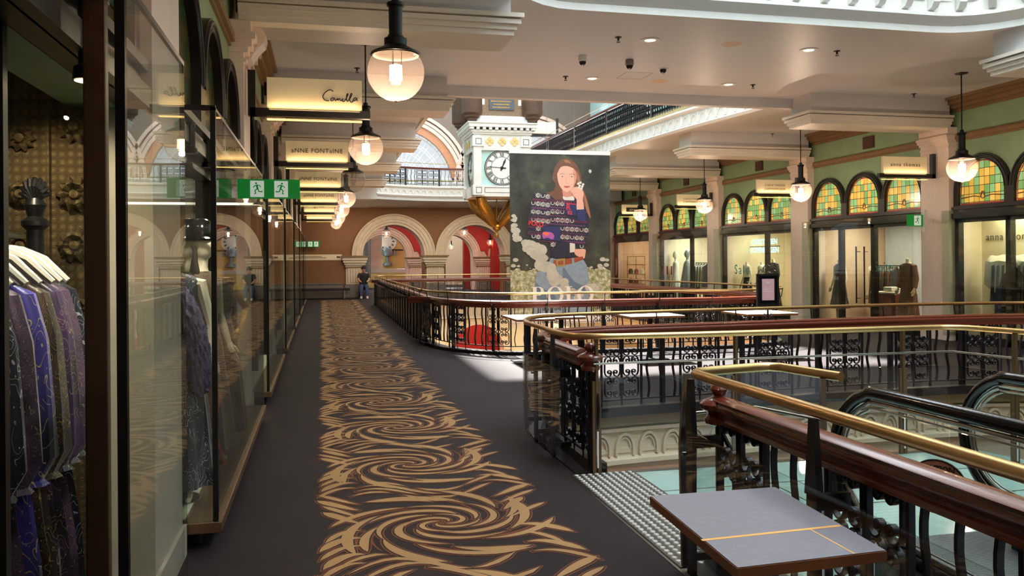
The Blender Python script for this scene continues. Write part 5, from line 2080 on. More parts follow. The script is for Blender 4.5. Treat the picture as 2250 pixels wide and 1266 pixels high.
# menu stand
t = thing('menu_stand', 'black wrought iron menu stand with pink card on the bridge', 'menu stand', (6.92, 11.9, 0))
m = MB(); m.tube([(0, 0, 0), (0, 0, .95)], .016, 8); m.build('pole', ['black_metal'], t)
m = MB(); m.lathe([(0, 0), (.2, 0), (.2, .02), (.03, .04), (0, .04)], (0, 0, 0), 20); m.build('base', ['black_metal'], t)
m = MB(); m.prism([(-.19, .94), (.19, .94), (.19, 1.45), (-.19, 1.45)], FXZ, -.02, .02, 0, holes=[[(-.155, .975), (-.155, 1.415), (.155, 1.415), (.155, .975)]]); m.build('frame', ['black_metal'], t, smooth=False)
m = MB(); m.box(-.16, .0, .97, .16, .015, 1.42); m.build('board', ['smoke_plastic'], t, smooth=False)
m = MB(); m.box(-.10, -.006, 1.03, .115, -.001, 1.37, 0)
m.box(-.02, -.008, 1.30, .03, -.006, 1.325, 1); m.box(-.06, -.008, 1.20, .04, -.006, 1.21, 1); m.box(-.06, -.008, 1.165, .07, -.006, 1.175, 1); m.box(-.0, -.008, 1.09, .015, -.006, 1.10, 1)
m.build('menu_card', ['pink_card', 'white_trim'], t, smooth=False)
fz = lambda u, v, d: (u, d, v)
for curls in ([[(.0, 1.60), (.05, 1.58), (.085, 1.52), (.06, 1.47), (.02, 1.49), (.03, 1.53), (.055, 1.53)], [(.17, 1.45), (.15, 1.50), (.11, 1.52), (.09, 1.47)]],
              [[(.0, .90), (.05, .86), (.10, .87), (.11, .92), (.07, .93), (.05, .90)], [(.0, .78), (.06, .82), (.09, .80), (.07, .77)]]):
    m = MB()
    for sg in (-1, 1):
        for c_ in curls:
            m.strap([(sg * x, z) for x, z in c_], .012, .008, fz)
    m.build('scrollwork', ['black_metal'], t)
# small potted plant seen through the ironwork
m = MB()
rp = random.Random(3)
for i in range(40):
    a, h_ = rp.random() * 2 * pi, rp.random() * .16
    x, y = .05 * cos(a), .05 * sin(a)
    m.tube([(x * .2, y * .2, .05), (x * 1.4, y * 1.4, .1 + h_ * .5), (x * 2.2, y * 2.2, .1 + h_)], [.004, .018, .003], 5)
t = thing('potted_plant', 'small green plant on a ledge seen through the iron scrolls of the far void', 'plant', (4.6, 15.2, .08))
m.build('leaves', ['wax_green'], t)
m = MB(); m.lathe([(0, 0), (.05, 0), (.065, .1), (.055, .1), (0, .09)], (0, 0, 0), 14); m.build('pot', ['table_edge'], t)


# ------------------------------------------------------------------ pendant globe lamps
def pendant_parts(t, z_ceiling, off=False, power=9.0, big=True):
    """built around the globe centre"""
    H_ = z_ceiling
    m = MB(); m.lathe([(0, 0), (.012, 0), (.02, -.03), (.10, -.015), (.11, 0), (0, 0)][:5] + [(0, .0)], (0, 0, H_ - .0), 16); m.build('canopy', ['black_metal'], t)
    m = MB(); m.tube([(0, 0, .60), (0, 0, H_)], .011, 8); m.build('rod', ['black_metal'], t)
    m = MB()
    m.lathe([(0, .66), (.03, .66), (.035, .62), (.075, .61), (.078, .585), (.06, .57), (.058, .33), (.068, .325), (.07, .31), (.10, .295), (.10, .235), (.11, .225), (.215, .17), (.222, .155), (.215, .152), (.10, .20), (0, .21)], (0, 0, 0), 28)
    m.build('housing', ['black_metal'], t)
    m = MB(); m.lathe([(.0, .188), (.10, .186), (.205, .146), (.10, .176), (0, .178)], (0, 0, .0), 28); m.build('reflector', ['white_trim'], t)
    m = MB()
    m.lathe([(.25 * cos(q), .25 * sin(q)) for q in [radians(38) - radians(126) * i / 18 for i in range(19)]], (0, 0, 0), 32)
    m.build('globe', ['glass_globe_off' if off else 'glass_globe'], t, ang=80)
    m = MB(); m.lathe([(0, -.262), (.012, -.26), (.016, -.25), (.01, -.243), (0, -.243)], (0, 0, 0), 10); m.build('finial', ['gold'], t)
    m = MB()
    for a in (0, 2.1, 4.2): m.tube([(.05 * cos(a), .05 * sin(a), .19), (.05 * cos(a), .05 * sin(a), .05)], .003, 5)
    m.build('lamp_holder', ['black_metal'], t)
    m = MB()
    m.lathe([(0, .06), (.055, .06), (.056, -.07), (.0, -.07)], (0, 0, 0), 16)
    m.lathe([(0, -.085), (.042, -.085), (.042, -.10), (0, -.10)], (0, 0, 0), 16)
    b = m.build('bulb', ['glass_globe_off' if off else 'bulb_glow'], t)
    if not off:
        lamp('lamp_light', 'POINT', (0, 0, -.14), power, (1, .74, .55), parent=t, shadow_soft_size=.03)


ordl = ['large globe pendant lamp hanging closest over the patterned walkway', 'globe pendant lamp second along the walkway, beside the illuminated signs',
        'unlit clear globe pendant lamp hanging third along the walkway', 'globe pendant lamp fourth along the walkway, after the unlit one', 'globe pendant lamp fifth along the walkway',
        'globe pendant lamp sixth along the walkway', 'globe pendant lamp farthest down the walkway before the end wall']
for k in range(7):
    y = 7.3 + 4.97 * k
    t = thing('pendant_lamp', ordl[k], 'pendant lamp', (.65, y, 3.365 - .004 * k), 0, 'globe lamps over the walkway')
    pendant_parts(t, (Z_C if y < 33 else 4.12) - t.location.z, off=(k == 2), power=34)
ordr = ['globe pendant lamp before the large coloured arched windows at the picture edge', 'globe pendant lamp hanging beside the cream shop sign next to the tall pillar', 'globe pendant lamp third along the green wall, overlapping a cream sign', 'globe pendant lamp farthest along the green wall, over the black sign label', 'globe pendant lamp along the green wall hidden near the poster']
for k in range(4):
    t = thing('pendant_lamp', ordr[k], 'pendant lamp', (10.9, 12.27 + 4.97 * k, 3.25), 0, 'globe lamps along the green wall')
    pendant_parts(t, Z_C - 3.25, power=64)
lamp('lamp_light', 'POINT', (10.9, 7.3, 3.1), 50, (1, .66, .46), shadow_soft_size=.2)
lamp('lamp_light', 'POINT', (.65, 2.3, 3.1), 42, (1, .66, .46), shadow_soft_size=.2)
for i, (x, y, z, s_, l) in enumerate([(3.36, 44, 3.11, .95, 'globe lamp near the top of the first far arch'), (7.52, 44, 3.16, .95, 'globe lamp near the top of the second far arch before the red wall'), (3.3, 51, 2.78, .8, 'globe lamp lower in the first far arch before the archway clock'),
                                      (9.15, 45, 2.66, .8, 'globe lamp low beside the edge of the second far arch'), (5.85, 51, 2.3, .6, 'tiny globe lamp between the two far arches'), (7.9, 51, 2.5, .6, 'tiny globe lamp inside the second far arch')]):
    t = thing('pendant_lamp', l, 'pendant lamp', (x, y, z), 0, 'globe lamps in the far room')
    t.scale = (s_, s_, s_)
    pendant_parts(t, (4.28 - z) / s_ if y < 50 else 2.2, power=8)


# ------------------------------------------------------------------ illuminated hanging signs
def script_camilla(t, x0, z0, s, yy):
    W = [[(1075, 870), (1060, 858), (1035, 858), (1000, 885), (980, 920), (990, 948), (1012, 960), (1038, 960)],
         [(1088, 935), (1068, 930), (1052, 945), (1055, 960), (1075, 955), (1090, 935), (1092, 955), (1100, 958), (1112, 938), (1118, 934), (1116, 956), (1130, 938), (1138, 935), (1138, 955), (1150, 955), (1160, 940)],
         [(1165, 935), (1160, 958), (1172, 965), (1190, 945), (1212, 898), (1215, 885), (1205, 888), (1198, 930), (1202, 958), (1212, 960), (1230, 935), (1250, 895), (1248, 880), (1238, 890), (1228, 930), (1234, 962), (1250, 968), (1262, 950)],
         [(1298, 930), (1280, 922), (1265, 935), (1266, 952), (1280, 950), (1295, 928), (1294, 945), (1306, 950)]]
    m = MB()
    for st in W:
        p = spline([(x0 + (a - 980) * s, yy, z0 + (965 - b) * s) for a, b in st], .012)
        m.tube([tuple(q) for q in p], .0055, 5)
    m.build('lettering', ['ink'], t)


def blade_sign(side, y, label, words, group, lab_extra=None, power=2.5):
    """cream lightbox on a dark L bracket, built around the bracket foot"""
    xb = XL + .05 if side < 0 else XR - .06
    sg = -side
    t = thing('hanging_sign', label, 'sign', (xb, y, 3.31), 0, group)
    X = lambda v: sg * v
    m = MB()
    x0, x1 = sorted((X(-.02), X(.06)))
    m.box(x0, -.045, 0, x1, .045, .50)
    x0, x1 = sorted((X(.0), X(1.30)))
    m.box(x0, -.045, 0.0, x1, .045, .088)
    m.build('bracket', ['dark_frame'], t, smooth=False)
    m = MB()
    x0, x1 = sorted((X(.18), X(1.21)))
    m.box(x0, -.03, .09, x1, .03, .43)
    m.build('light_panel', ['sign_cream'], t, smooth=False)
    m = MB()
    m.box(x0, -.035, -.05, x1, .035, -.02, 0)
    m.box(x0, -.037, -.035, x1, .037, -.028, 1)
    m.build('lower_strip', ['glass_clear', 'led_strip'], t, smooth=False)
    m = MB(); m.box(x0 + .02, -.044, .088, x1 - .02, -.034, .093); m.build('led_strip', ['led_strip'], t, smooth=False)
    xc = (x0 + x1) / 2
    lamp('sign_light', 'AREA', (xc, -.065, .075), power, (1, .68, .33), rot=(radians(180 - 24), 0, 0), parent=t, shape='RECTANGLE', size=.98, size_y=.03)
    if words == 'script':
        script_camilla(t, x0 + .60, .185, .00118, -.034)
    elif words == 'label':
        m = MB(); m.box(xc - .34, -.036, .16, xc + .34, -.03, .32); m.build('label_plate', ['ink'], t, smooth=False)
        text('airstam', .13, (xc, -.042, .20), (pi / 2, 0, 0), 'white_trim', t, sp=1.1)
    elif words:
        lines = words.split('\n')
        for i, w in enumerate(lines):
            big = .105 if len(lines) == 1 else .075
            ob = text(w, big, (xc, -.035, .235 - .0 if len(lines) == 1 else .26 - i * .095), (pi / 2, 0, 0), 'ink' if side < 0 else 'sign_ink', t, sp=1.12 if side < 0 else 1.3)
    return t


lab = ['cream illuminated sign with handwritten Camilla lettering on a dark bracket', 'first and largest cream ANNE FONTAINE sign behind the handwritten sign', 'second ANNE FONTAINE sign, just right of the green exit sign', 'smallest ANNE FONTAINE sign, under the second one', 'gorman sign lit from below over the walkway', 'plain lit sign farthest down the walkway']
wds = ['script', 'aNNE FONTaINE', 'aNNE FONTaINE', 'aNNE FONTaINE', 'gorman', '']
for i, k in enumerate(range(2, 8)):
    blade_sign(-1, PY[k] - .22, lab[i], wds[i], 'illuminated signs over the walkway')
rl = ['dark bracketed sign cut off by the edge of the picture', 'cream anna thomas sign lit from below on the near pillar', 'larger cream CHRISTENSEN COPENHAGEN sign on the middle pillar', 'smaller CHRISTENSEN COPENHAGEN sign half behind a globe lamp', 'cream sign with a black name label far along the green wall']
rw_ = ['', 'anna thomas', 'CHRISTENSEN\nCOPENHAGEN', 'CHRISTENSEN\nCOPENHAGEN', 'label']
for i, k in enumerate(range(2, 7)):
    blade_sign(1, PY[k] - .05, rl[i], rw_[i], 'illuminated signs along the green wall')


# ------------------------------------------------------------------ exit signs
def run_man(m, cx, cz, s, yy, mi, flip=1):
    f = lambda u, v, d: (cx + flip * u * s, yy + d, cz + v * s)
    m.prism([(.09 + .10 * cos(q), .78 + .10 * sin(q)) for q in [2 * pi * i / 10 for i in range(10)]], f, -.001, .001, mi)
    for pts, w in (([(.04, .62), (-.06, .22)], .19), ([(.02, .60), (.26, .50), (.36, .36)], .09), ([(.02, .62), (-.24, .58), (-.34, .40)], .09),
                   ([(-.04, .26), (.20, .06), (.12, -.22), (.28, -.26)], .12), ([(-.08, .24), (-.16, -.02), (-.44, -.06), (-.5, .04)], .12)):
        m.strap(pts, .002, w, f, mi)


def exit_sign(label, x, y, z, w, h, men, rz=0, bracket=None, group='green exit signs'):
    t = thing('exit_sign', label, 'exit sign', (x, y, z), rz, group)
    m = MB(); m.box(-w / 2, -.006, -h / 2, w / 2, .006, h / 2, 0)
    m.build('panel', ['green_sign'], t, smooth=False)
    for cx in men:
        m = MB()
        m.box(cx - h * .34, -.0075, -h * .42, cx + h * .34, -.006, h * .42, 0)
        run_man(m, cx, -.12 * h, h * .52, -.009, 1, 1 if cx >= 0 else -1)
        m.build('running_figure', ['white_sign', 'green_sign'], t, smooth=False)
    if bracket:
        x0, x1, z0, z1 = bracket
        m = MB(); m.box(x0, -.004, z0, x1, .004, z1); m.build('clear_plate', ['glass_clear'], t, smooth=False)
    return t


t = exit_sign('green glass exit sign with two running figures hanging by the display cases', -.37, 6.3, 2.245, .44, .142, (-.083, .086), bracket=(-.29, .34, -.19, .17))
t = exit_sign('green exit sign with one running figure on the pillar beside the curtained window', 11.95, 14.75, 2.45, .38, .24, (.06,), bracket=(-.20, .2, -.14, .2))
m = MB(); m.box(.20, -.04, -.24, .26, .04, .22); m.box(.24, -.015, -.04, .42, .015, .04); m.build('housing', ['white_plastic'], t, smooth=False)
exit_sign('small double exit sign on the brown end wall', -.35, 38.3, 2.45, .56, .26, (-.13, .13), bracket=(-.3, .3, -.15, .2))
exit_sign('tiny exit sign with arrow on the upper floor behind the iron railing', 10.6, 34.5, 6.95, .40, .2, (-.09,))

# ------------------------------------------------------------------ ceiling fittings
for i, (x, y) in enumerate(((4.7, 11.29), (7.33, 11.35), (4.69, 13.9), (7.32, 13.9))):
    t = thing('downlight', ['recessed downlight beside the first sprinkler, closest over the bridge', 'recessed downlight farther right along the front of the bridge ceiling', 'recessed downlight behind the security cameras near the ceiling edge', 'recessed downlight rearmost toward the curved railing above'][i], 'downlight', (x, y, Z_C), 0, 'downlights in the bridge ceiling')
    m = MB(); m.lathe([(.14, -.001), (.145, -.008), (.085, -.010), (.08, -.002)], (0, 0, 0), 24, cap=False); m.build('trim_ring', ['white_plastic'], t)
    m = MB(); m.lathe([(0, -.004), (.08, -.004)], (0, 0, 0), 20, cap=False); m.build('lamp_face', ['down_glow'], t)
    lamp('lamp_light', 'SPOT', (0, 0, -.03), 40, (1, .84, .66), parent=t, spot_size=1.9, spot_blend=.6)
spl = ['sprinkler head on the bridge ceiling beside the closest downlight', 'sprinkler head beside the second front downlight', 'sprinkler head near the rear ceiling edge, before the downlight', 'sprinkler head beside the rearmost downlight', 'sprinkler head on the ceiling near the ochre cornice', 'sprinkler head on the ceiling beyond the second beam', 'sprinkler head beside the rod of the second walkway lamp']
for i, (x, y) in enumerate(((4.19, 11.24), (7.8, 11.32), (4.18, 13.84), (7.78, 13.84), (11.35, 14.01), (11.37, 19.27), (.60, 13.9))):
    m = MB(); m.lathe([(.0, 0), (.05, 0), (.05, -.008), (.016, -.012), (.014, -.05), (.0, -.05)], (0, 0, 0), 12); m.lathe([(0, -.075), (.028, -.075), (.028, -.07), (0, -.07)], (0, 0, 0), 10)
    m.tube([(-.014, 0, -.05), (-.02, 0, -.06), (0, 0, -.072), (.02, 0, -.06), (.014, 0, -.05)], .004, 5)
    tag(m.build('sprinkler', ['dark_frame'], loc=(x, y, Z_C)), spl[i], 'sprinkler', 'sprinkler heads')
cl = ['white bodied dome camera on the ceiling, farthest from the others', 'grey bodied dome camera in the middle of the three', 'flush dark dome camera on the ceiling, beside the hatch corner']
for i, (x, y) in enumerate(((4.02, 12.38), (4.84, 12.48), (5.62, 12.95))):
    t = thing('security_camera', cl[i], 'security camera', (x, y, Z_C), 0, 'dome cameras on the bridge ceiling')
    t.scale = (.76, .76, .8)
    d_ = .0 if i == 2 else .09
    m = MB(); m.lathe([(0, 0), (.085, 0), (.09, -d_ - .01), (.07, -d_ - .03), (0, -d_ - .03)] if i < 2 else [(0, 0), (.12, 0), (.115, -.015), (0, -.02)], (0, 0, 0), 20); m.build('body', [['white_plastic', 'grey_wall', 'white_plastic'][i]], t)
    m = MB(); m.lathe([(.075 * cos(q), -d_ - .02 - .085 * sin(q)) for q in [pi / 2 * j / 8 for j in range(9)]], (0, 0, 0), 20); m.build('dome', ['smoke_plastic'], t)
for i, (x, y) in enumerate(((5.99, 11.27), (5.96, 13.9))):
    m = MB(); m.lathe([(0, -.004), (.15, -.004), (.155, 0)], (0, 0, 0), 28)
    tag(m.build('ceiling_speaker', ['salmon_plaster'], loc=(x, y, Z_C)), ['flat round speaker grille in the ceiling between the front downlights', 'flat round speaker grille in the ceiling behind the cameras'][i], 'speaker', 'ceiling speaker grilles')
m = MB(); m.lathe([(.16, -.004), (.165, -.006), (.155, -.006), (.15, -.001)], (0, 0, 0), 28, cap=False)
tag(m.build('ceiling_speaker', ['trim_paint'], loc=(.05, 9.62, 4.32)), 'round grille let into the underside of the first walkway beam', 'speaker')
m = MB()
for a, b in (((5.11, 13.8), (5.58, 13.8)), ((5.58, 13.8), (5.58, 13.3)), ((5.11, 13.8), (5.11, 13.3)), ((5.11, 13.3), (5.58, 13.3))):
    m.box(min(a[0], b[0]) - .004, min(a[1], b[1]) - .004, -.002, max(a[0], b[0]) + .004, max(a[1], b[1]) + .004, 0)
tag(m.build('ceiling_hatch', ['grey_wall'], loc=(0, 0, Z_C), smooth=False), 'square access hatch outline in the ceiling beside the cameras', 'hatch')

# ------------------------------------------------------------------ great hanging clock
ck = thing('hanging_clock', 'great white hanging clock with roman numerals, brick castle on top and gold pendant below', 'clock', (5.84, 27.56, 3.8))
h = .96
m = MB()
m.box(-h + .12, -h + .12, 0.05, h - .12, h - .12, 1.95, 1)
for sx in (-1, 1):
    for sy in (-1, 1):
        m.box(sx * h, sy * h, .0, sx * (h - .26), sy * (h - .26), 2.1, 0)
m.box(-h, -h, -.02, h, h, .34, 0)
m.box(-h + .02, -h + .02, 1.50, h - .02, h - .02, 2.1, 0)
for (g, za, zb) in ((.04, 2.02, 2.08), (.08, 2.08, 2.16), (.18, 2.24, 2.36), (.22, 2.36, 2.40)):
    m.box(-h - g, -h - g, za, h + g, h + g, zb, 0)
for i in range(11):
    for f_ in range(4):
        x = -h - .08 + (2 * h + .16) * i / 10
        a = (x - .05, -h - .16, x + .05, -h) if f_ == 0 else ((x - .05, h, x + .05, h + .16) if f_ == 1 else ((-h - .16, x - .05, -h, x + .05) if f_ == 2 else (h, x - .05, h + .16, x + .05)))
        m.box(a[0], a[1], 2.16, a[2], a[3], 2.24, 0)
m.prism([(-h - .1, 2.40), (h + .1, 2.40), (h - .12, 2.62), (-h + .12, 2.62)], FXZ, -h - .05, h + .05, 0)
for z in (.02, 1.62):
    for x in (-h + .0, h - .32):
        m.box(x - .02, -h - .04, z, x + .34, -h + .02, z + .34, 0)
        m.box(-h - .04, x - .02, z, -h + .02, x + .34, z + .34, 0)
m.build('case', ['white_trim', 'pale_blue'], ck, smooth=False)
m = MB()
for z in (.02, 1.62):
    for x in (-h, h - .32):
        for a in (((.07, .07), (.25, .07)), ((.07, .25), (.25, .25)), ((.07, .07), (.07, .25)), ((.25, .07), (.25, .25))):
            m.box(x + a[0][0] - .008, -h - .046, z + a[0][1] - .008, x + a[1][0] + .008, -h - .04, z + a[1][1] + .008)
m.box(-.6, -h - .006, .1, .6, -h, .115); m.box(-.6, -h - .006, .26, .6, -h, .275); m.box(-.6, -h - .006, .1, -.585, -h, .275); m.box(.585, -h - .006, .1, .6, -h, .275)
m.build('panel_line', ['slate'], ck, smooth=False)
for ax in (0, 1):
    for x in (-.42, 0, .42):
        m = MB()
        if ax == 0: fn = lambda u, v, d: (x + u, -h + .015 + d, 1.79 + v)
        else: fn = lambda u, v, d: (-h + .015 + d, x + u, 1.79 + v)
        for (a, b) in ((.08, 0), (-.08, 0), (0, .08), (0, -.08)):
            m.prism([(a + .065 * cos(q), b + .065 * sin(q)) for q in [2 * pi * i / 12 for i in range(12)]], fn, -.02, 0, 0)
        m.build('quatrefoil', ['peach'], ck, smooth=False)
for ax in (0, 1):
    cf = thing('clock_face', None, None)
    del_me = cf
    m = MB()
    m.lathe([(0, -.03), (.35, -.03), (.35, -.02), (.57, -.02), (.57, 0), (0, 0)], (0, 0, 0), 48, 0, 'Y')
    face = m.build('dial', ['clock_white'], ck, loc=(0, -h + .11, .93) if ax == 0 else (-h + .11, 0, .93), rz=0 if ax == 0 else -pi / 2)
    bpy.data.objects.remove(del_me)
    m = MB()
    fn = lambda u, v, d: (u, -.036 + d, v)
    for r, w in ((.575, .022), (.53, .012), (.36, .010)):
        m.strap([(r * cos(q), r * sin(q)) for q in [2 * pi * i / 48 for i in range(49)]], .006, w, fn)
    for i in range(60):
        q = 2 * pi * i / 60
        m.strap([(.535 * cos(q), .535 * sin(q)), (.57 * cos(q), .57 * sin(q))], .006, .012, fn)
    NUM = ['XII', 'I', 'II', 'III', 'IIII', 'V', 'VI', 'VII', 'VIII', 'IX', 'X', 'XI']
    for i, nmr in enumerate(NUM):
        a = pi / 2 - i * pi / 6
        ww = {'I': .035, 'V': .075, 'X': .08}
        tot = sum(ww[c] for c in nmr)
        x = -tot / 2
        for c in nmr:
            w = ww[c]
            segs = {'I': [((.5, 0), (.5, 1))], 'V': [((.1, 1), (.5, 0)), ((.5, 0), (.9, 1))], 'X': [((.1, 0), (.9, 1)), ((.1, 1), (.9, 0))]}[c]
            for j, ((u0, v0), (u1, v1)) in enumerate(segs):
                P2 = []
                for u, v in ((u0, v0), (u1, v1)):
                    lx, lr = x + u * w, .375 + v * .14
                    # local frame: radial direction a, tangential clockwise
                    P2.append((lr * cos(a) + lx * sin(a), lr * sin(a) - lx * cos(a)))
                m.strap(P2, .006, .017 if (j == 0 and c != 'X') or (c == 'X' and j == 1) else .008, fn)
            x += w
    m.build('numerals', ['ink'], face, smooth=False)
    m = MB()
    fn = lambda u, v, d: (u, -.045 + d, v)
    hx, hz = sin(radians(23)), cos(radians(23))
    m.prism([(-.012 * hz, .012 * hx), (.012 * hz, -.012 * hx), (hx * .22 + .035 * hz, hz * .22 - .035 * hx), (hx * .36, hz * .36), (hx * .22 - .035 * hz, hz * .22 + .035 * hx)], fn, -.004, .004, 0)
    m.strap([(-hx * .10, -hz * .10), (0, 0)], .006, .05, fn)
    m.strap([(0, 0), (.42 * sin(radians(274)), .42 * cos(radians(274)))], .006, .018, fn)
    m.strap([(0, 0), (.14, -.01)], .006, .04, fn)
    m.strap([(.04 * cos(q), .04 * sin(q)) for q in [2 * pi * i / 10 for i in range(11)]], .006, .03, fn)
    m.build('hands', ['ink'], face, smooth=False)
# gold brackets and pendant
m = MB()
for (dx, dy) in ((-1, -1), (1, -1), (-1, 1), (1, 1)):
    pts = [(dx * .74, dy * .74, -.02), (dx * .64, dy * .64, -.22), (dx * .46, dy * .46, -.46), (dx * .28, dy * .28, -.66), (dx * .13, dy * .13, -.88), (dx * .08, dy * .08, -.98)]
    m.tube(pts, [.13, .19, .20, .17, .12, .06], 12)
    for j, (k_, r) in enumerate(((.60, .07), (.50, .06), (.40, .065), (.30, .05), (.2, .045))):
        m.lathe([(0, -r), (r * .7, -r * .7), (r, 0), (r * .7, r * .7), (0, r)], (dx * (k_ - .12), dy * (k_ - .12), -.30 - j * .13), 10)
m.tube([(0, 0, 0), (0, 0, -.95)], .018, 8)
m.lathe([(0, -.92), (.17, -.92), (.19, -.98), (.14, -1.03), (.13, -1.08), (.06, -1.13), (.03, -1.18), (.05, -1.21), (.075, -1.27), (.05, -1.33), (0, -1.35)], (0, 0, 0), 20)
m.build('gold_pendant', ['gold'], ck)
cs = MB()
cs.box(-.88, -.88, 2.62, .88, .88, 4.6, 0)
cs.build('castle_wall', ['castle_brick'], ck, smooth=False)
for sx, sy in ((-1, -1), (1, -1), (-1, 1), (1, 1)):
    m = MB()
    m.lathe([(0, 2.40), (.16, 2.42), (.17, 2.50), (.24, 2.54), (.25, 2.60), (.33, 2.66), (.34, 2.72), (.34, 4.7), (0, 4.7)], (sx * 1.02, sy * 1.02, 0), 22)
    m.build('turret', ['turret_brick'], ck)
for x in (-.62, .62):
    m = MB()
    m.prism([(x - .05, 3.0), (x + .05, 3.0), (x + .05, 3.2), (x, 3.27), (x - .05, 3.2)], FXZ, -.895, -.87, 0)
    m.build('slit_window', ['clock_white'], ck, smooth=False)
m = MB()
m.box(-.42, -.93, 2.84, .42, -.88, 3.6, 0)
m.build('plaque', ['slate'], ck, smooth=False)
m = MB()
for i, w in enumerate((.62, .56, .72, .60, .50, .44)):
    for j in range(int(w / .05)):
        x = -w / 2 + j * .05
        m.box(x, -.936, 2.90 + i * .10, x + .034, -.93, 2.94 + i * .10)
m.build('plaque_lettering', ['gold'], ck, smooth=False)
m = MB(); m.tube([(0, 0, 4.6), (0, 0, 8.2)], .05, 8); m.build('suspension_rod', ['black_metal'], ck)

# ------------------------------------------------------------------ hanging poster
bn = thing('hanging_banner', 'tall hanging poster of a woman in patterned jumper and jeans above POLO letters', 'poster', (4.62, 20.2, .10))
BW, BH = 2.65, 4.28
m = MB(); m.box(0, 0, 0, BW, .02, BH); m.build('sheet', ['poster_background'], bn, smooth=False)
m = MB(); m.box(-.01, -.02, BH - .01, BW + .01, .04, BH + .09); m.build('batten', ['white_plastic'], bn, smooth=False)
m = MB(); m.box(-.01, -.02, -.03, BW + .01, .04, .05); m.build('batten', ['white_plastic'], bn, smooth=False)
for x in (.97, 1.70):
    m = MB()
    for i in range(34):
        m.tube([(x + .008 * cos(q) * (1 if i % 2 else 0), .01 + .008 * cos(q) * (0 if i % 2 else 1), BH + .1 + i * .028 + .016 * sin(q)) for q in [2 * pi * j / 6 for j in range(6)]], .003, 4, closed=True)
    m.tube([(x, .01, BH + 1.0), (x, .01, 7.5)], .003, 4)
    m.build('chain', ['steel'], bn)
C1 = [('p_hair', (104, 66, 50)), ('p_skin', (222, 168, 148)), ('p_skin2', (196, 134, 114)), ('p_navy', (28, 32, 52)), ('p_cream', (218, 216, 208)), ('p_jean', (132, 152, 172)), ('p_jean2', (96, 118, 142)), ('p_belt', (146, 70, 46)),
      ('p_gold', (150, 132, 82)), ('p_rose', (140, 56, 96)), ('p_red', (206, 40, 62)), ('p_mist', (188, 188, 176)), ('p_dark', (44, 34, 34)), ('p_lip', (190, 96, 90)), ('p_blue', (36, 42, 92)), ('p_white', (244, 244, 242)), ('p_hair2', (150, 100, 72)), ('p_orange', (224, 104, 70)), ('p_purple', (168, 84, 160)), ('p_mist2', (160, 164, 140)), ('p_mist3', (178, 180, 168))]
pm = [c[0] for c in C1]
for nme, c in C1:
    plain(nme, c, .6, var=.10 if nme in ('p_jean', 'p_mist', 'p_hair') else .03, nscale=10, bstr=0)
PI = {n_: i for i, n_ in enumerate(pm)}
ps = MB()
lay = [0]


def pq(zx, zy):
    return ((zx - 130) / 690 * BW, BH - (zy - 118) * .003625)


def patch(pts, mat, smooth_=True, rel=0):
    lay[0] += 1
    d = -.0010 - lay[0] * .00006
    P3 = [Vector((x, y, 0)) for x, y in pts]
    if smooth_ and len(pts) > 3:
        P3 = [q for q in spline([(x, y, 0) for x, y in pts], 7, True)][:-1]
    ps.prism([pq(p.x, p.y) for p in P3], FXZ, d, d + .0003, PI[mat], caps=(1, 0))


def line(pts, mat, w):
    lay[0] += 1
    d = -.0010 - lay[0] * .00006
    q = [pq(*p) for p in pts]
    vs_ = []
    for i in range(len(q)):
        a, b = q[max(i - 1, 0)], q[min(i + 1, len(q) - 1)]
        L = sqrt((b[0] - a[0]) ** 2 + (b[1] - a[1]) ** 2) or 1
        nx, nz = -(b[1] - a[1]) / L * w / 2, (b[0] - a[0]) / L * w / 2
        vs_ += [(q[i][0] + nx, d, q[i][1] + nz), (q[i][0] - nx, d, q[i][1] - nz)]
    ps.add(vs_, [(2 * i, 2 * i + 1, 2 * i + 3, 2 * i + 2) for i in range(len(q) - 1)], PI[mat])


rb = random.Random(11)
for i in range(150):
    x, y = rb.uniform(135, 815), rb.uniform(890, 1290)
    if 300 < x < 660: continue
    r = rb.uniform(5, 15)
    patch([(x + r * cos(a) * rb.uniform(.7, 1.3), y + r * .6 * sin(a)) for a in [0, 1.2, 2.5, 3.8, 5]], 'p_mist' if i % 3 else 'p_mist2')
patch([(670, 235), (680, 222), (692, 236), (680, 250)], 'p_mist')
for x, y, r in ((765, 860, 22), (795, 865, 16), (745, 905, 20), (790, 900, 20), (165, 860, 20), (150, 900, 18)):
    patch([(x + r * cos(a), y + r * .7 * sin(a)) for a in [0, 1.2, 2.5, 3.8, 5]], 'p_mist')
patch([(505, 150), (548, 158), (590, 195), (614, 260), (625, 330), (655, 430), (684, 560), (660, 570), (640, 640), (600, 420), (560, 440), (470, 455), (405, 440), (375, 395), (425, 375), (440, 330), (418, 290), (436, 215), (465, 170)], 'p_hair')
patch([(500, 160), (530, 162), (545, 180), (600, 260), (610, 330), (596, 320), (570, 230), (520, 190)], 'p_hair2')
patch([(630, 380), (660, 450), (680, 560), (660, 545), (645, 470)], 'p_hair2')
patch([(492, 340), (566, 340), (560, 430), (500, 432)], 'p_skin2')
patch([(452, 250), (470, 215), (515, 200), (560, 215), (584, 260), (582, 310), (560, 352), (522, 384), (490, 370), (462, 325)], 'p_skin')
patch([(560, 225), (584, 262), (582, 310), (562, 350), (570, 300)], 'p_skin2')
patch([(455, 225), (490, 190), (520, 178), (560, 195), (590, 240), (560, 216), (515, 202), (475, 214), (450, 262)], 'p_hair')
line([(470, 262), (486, 255), (503, 260)], 'p_hair', .010)
line([(535, 262), (552, 256), (572, 262)], 'p_hair', .010)
patch([(476, 279), (486, 275), (498, 279), (487, 283)], 'p_cream'); patch([(482, 278), (488, 274), (493, 279), (487, 283)], 'p_dark', False)
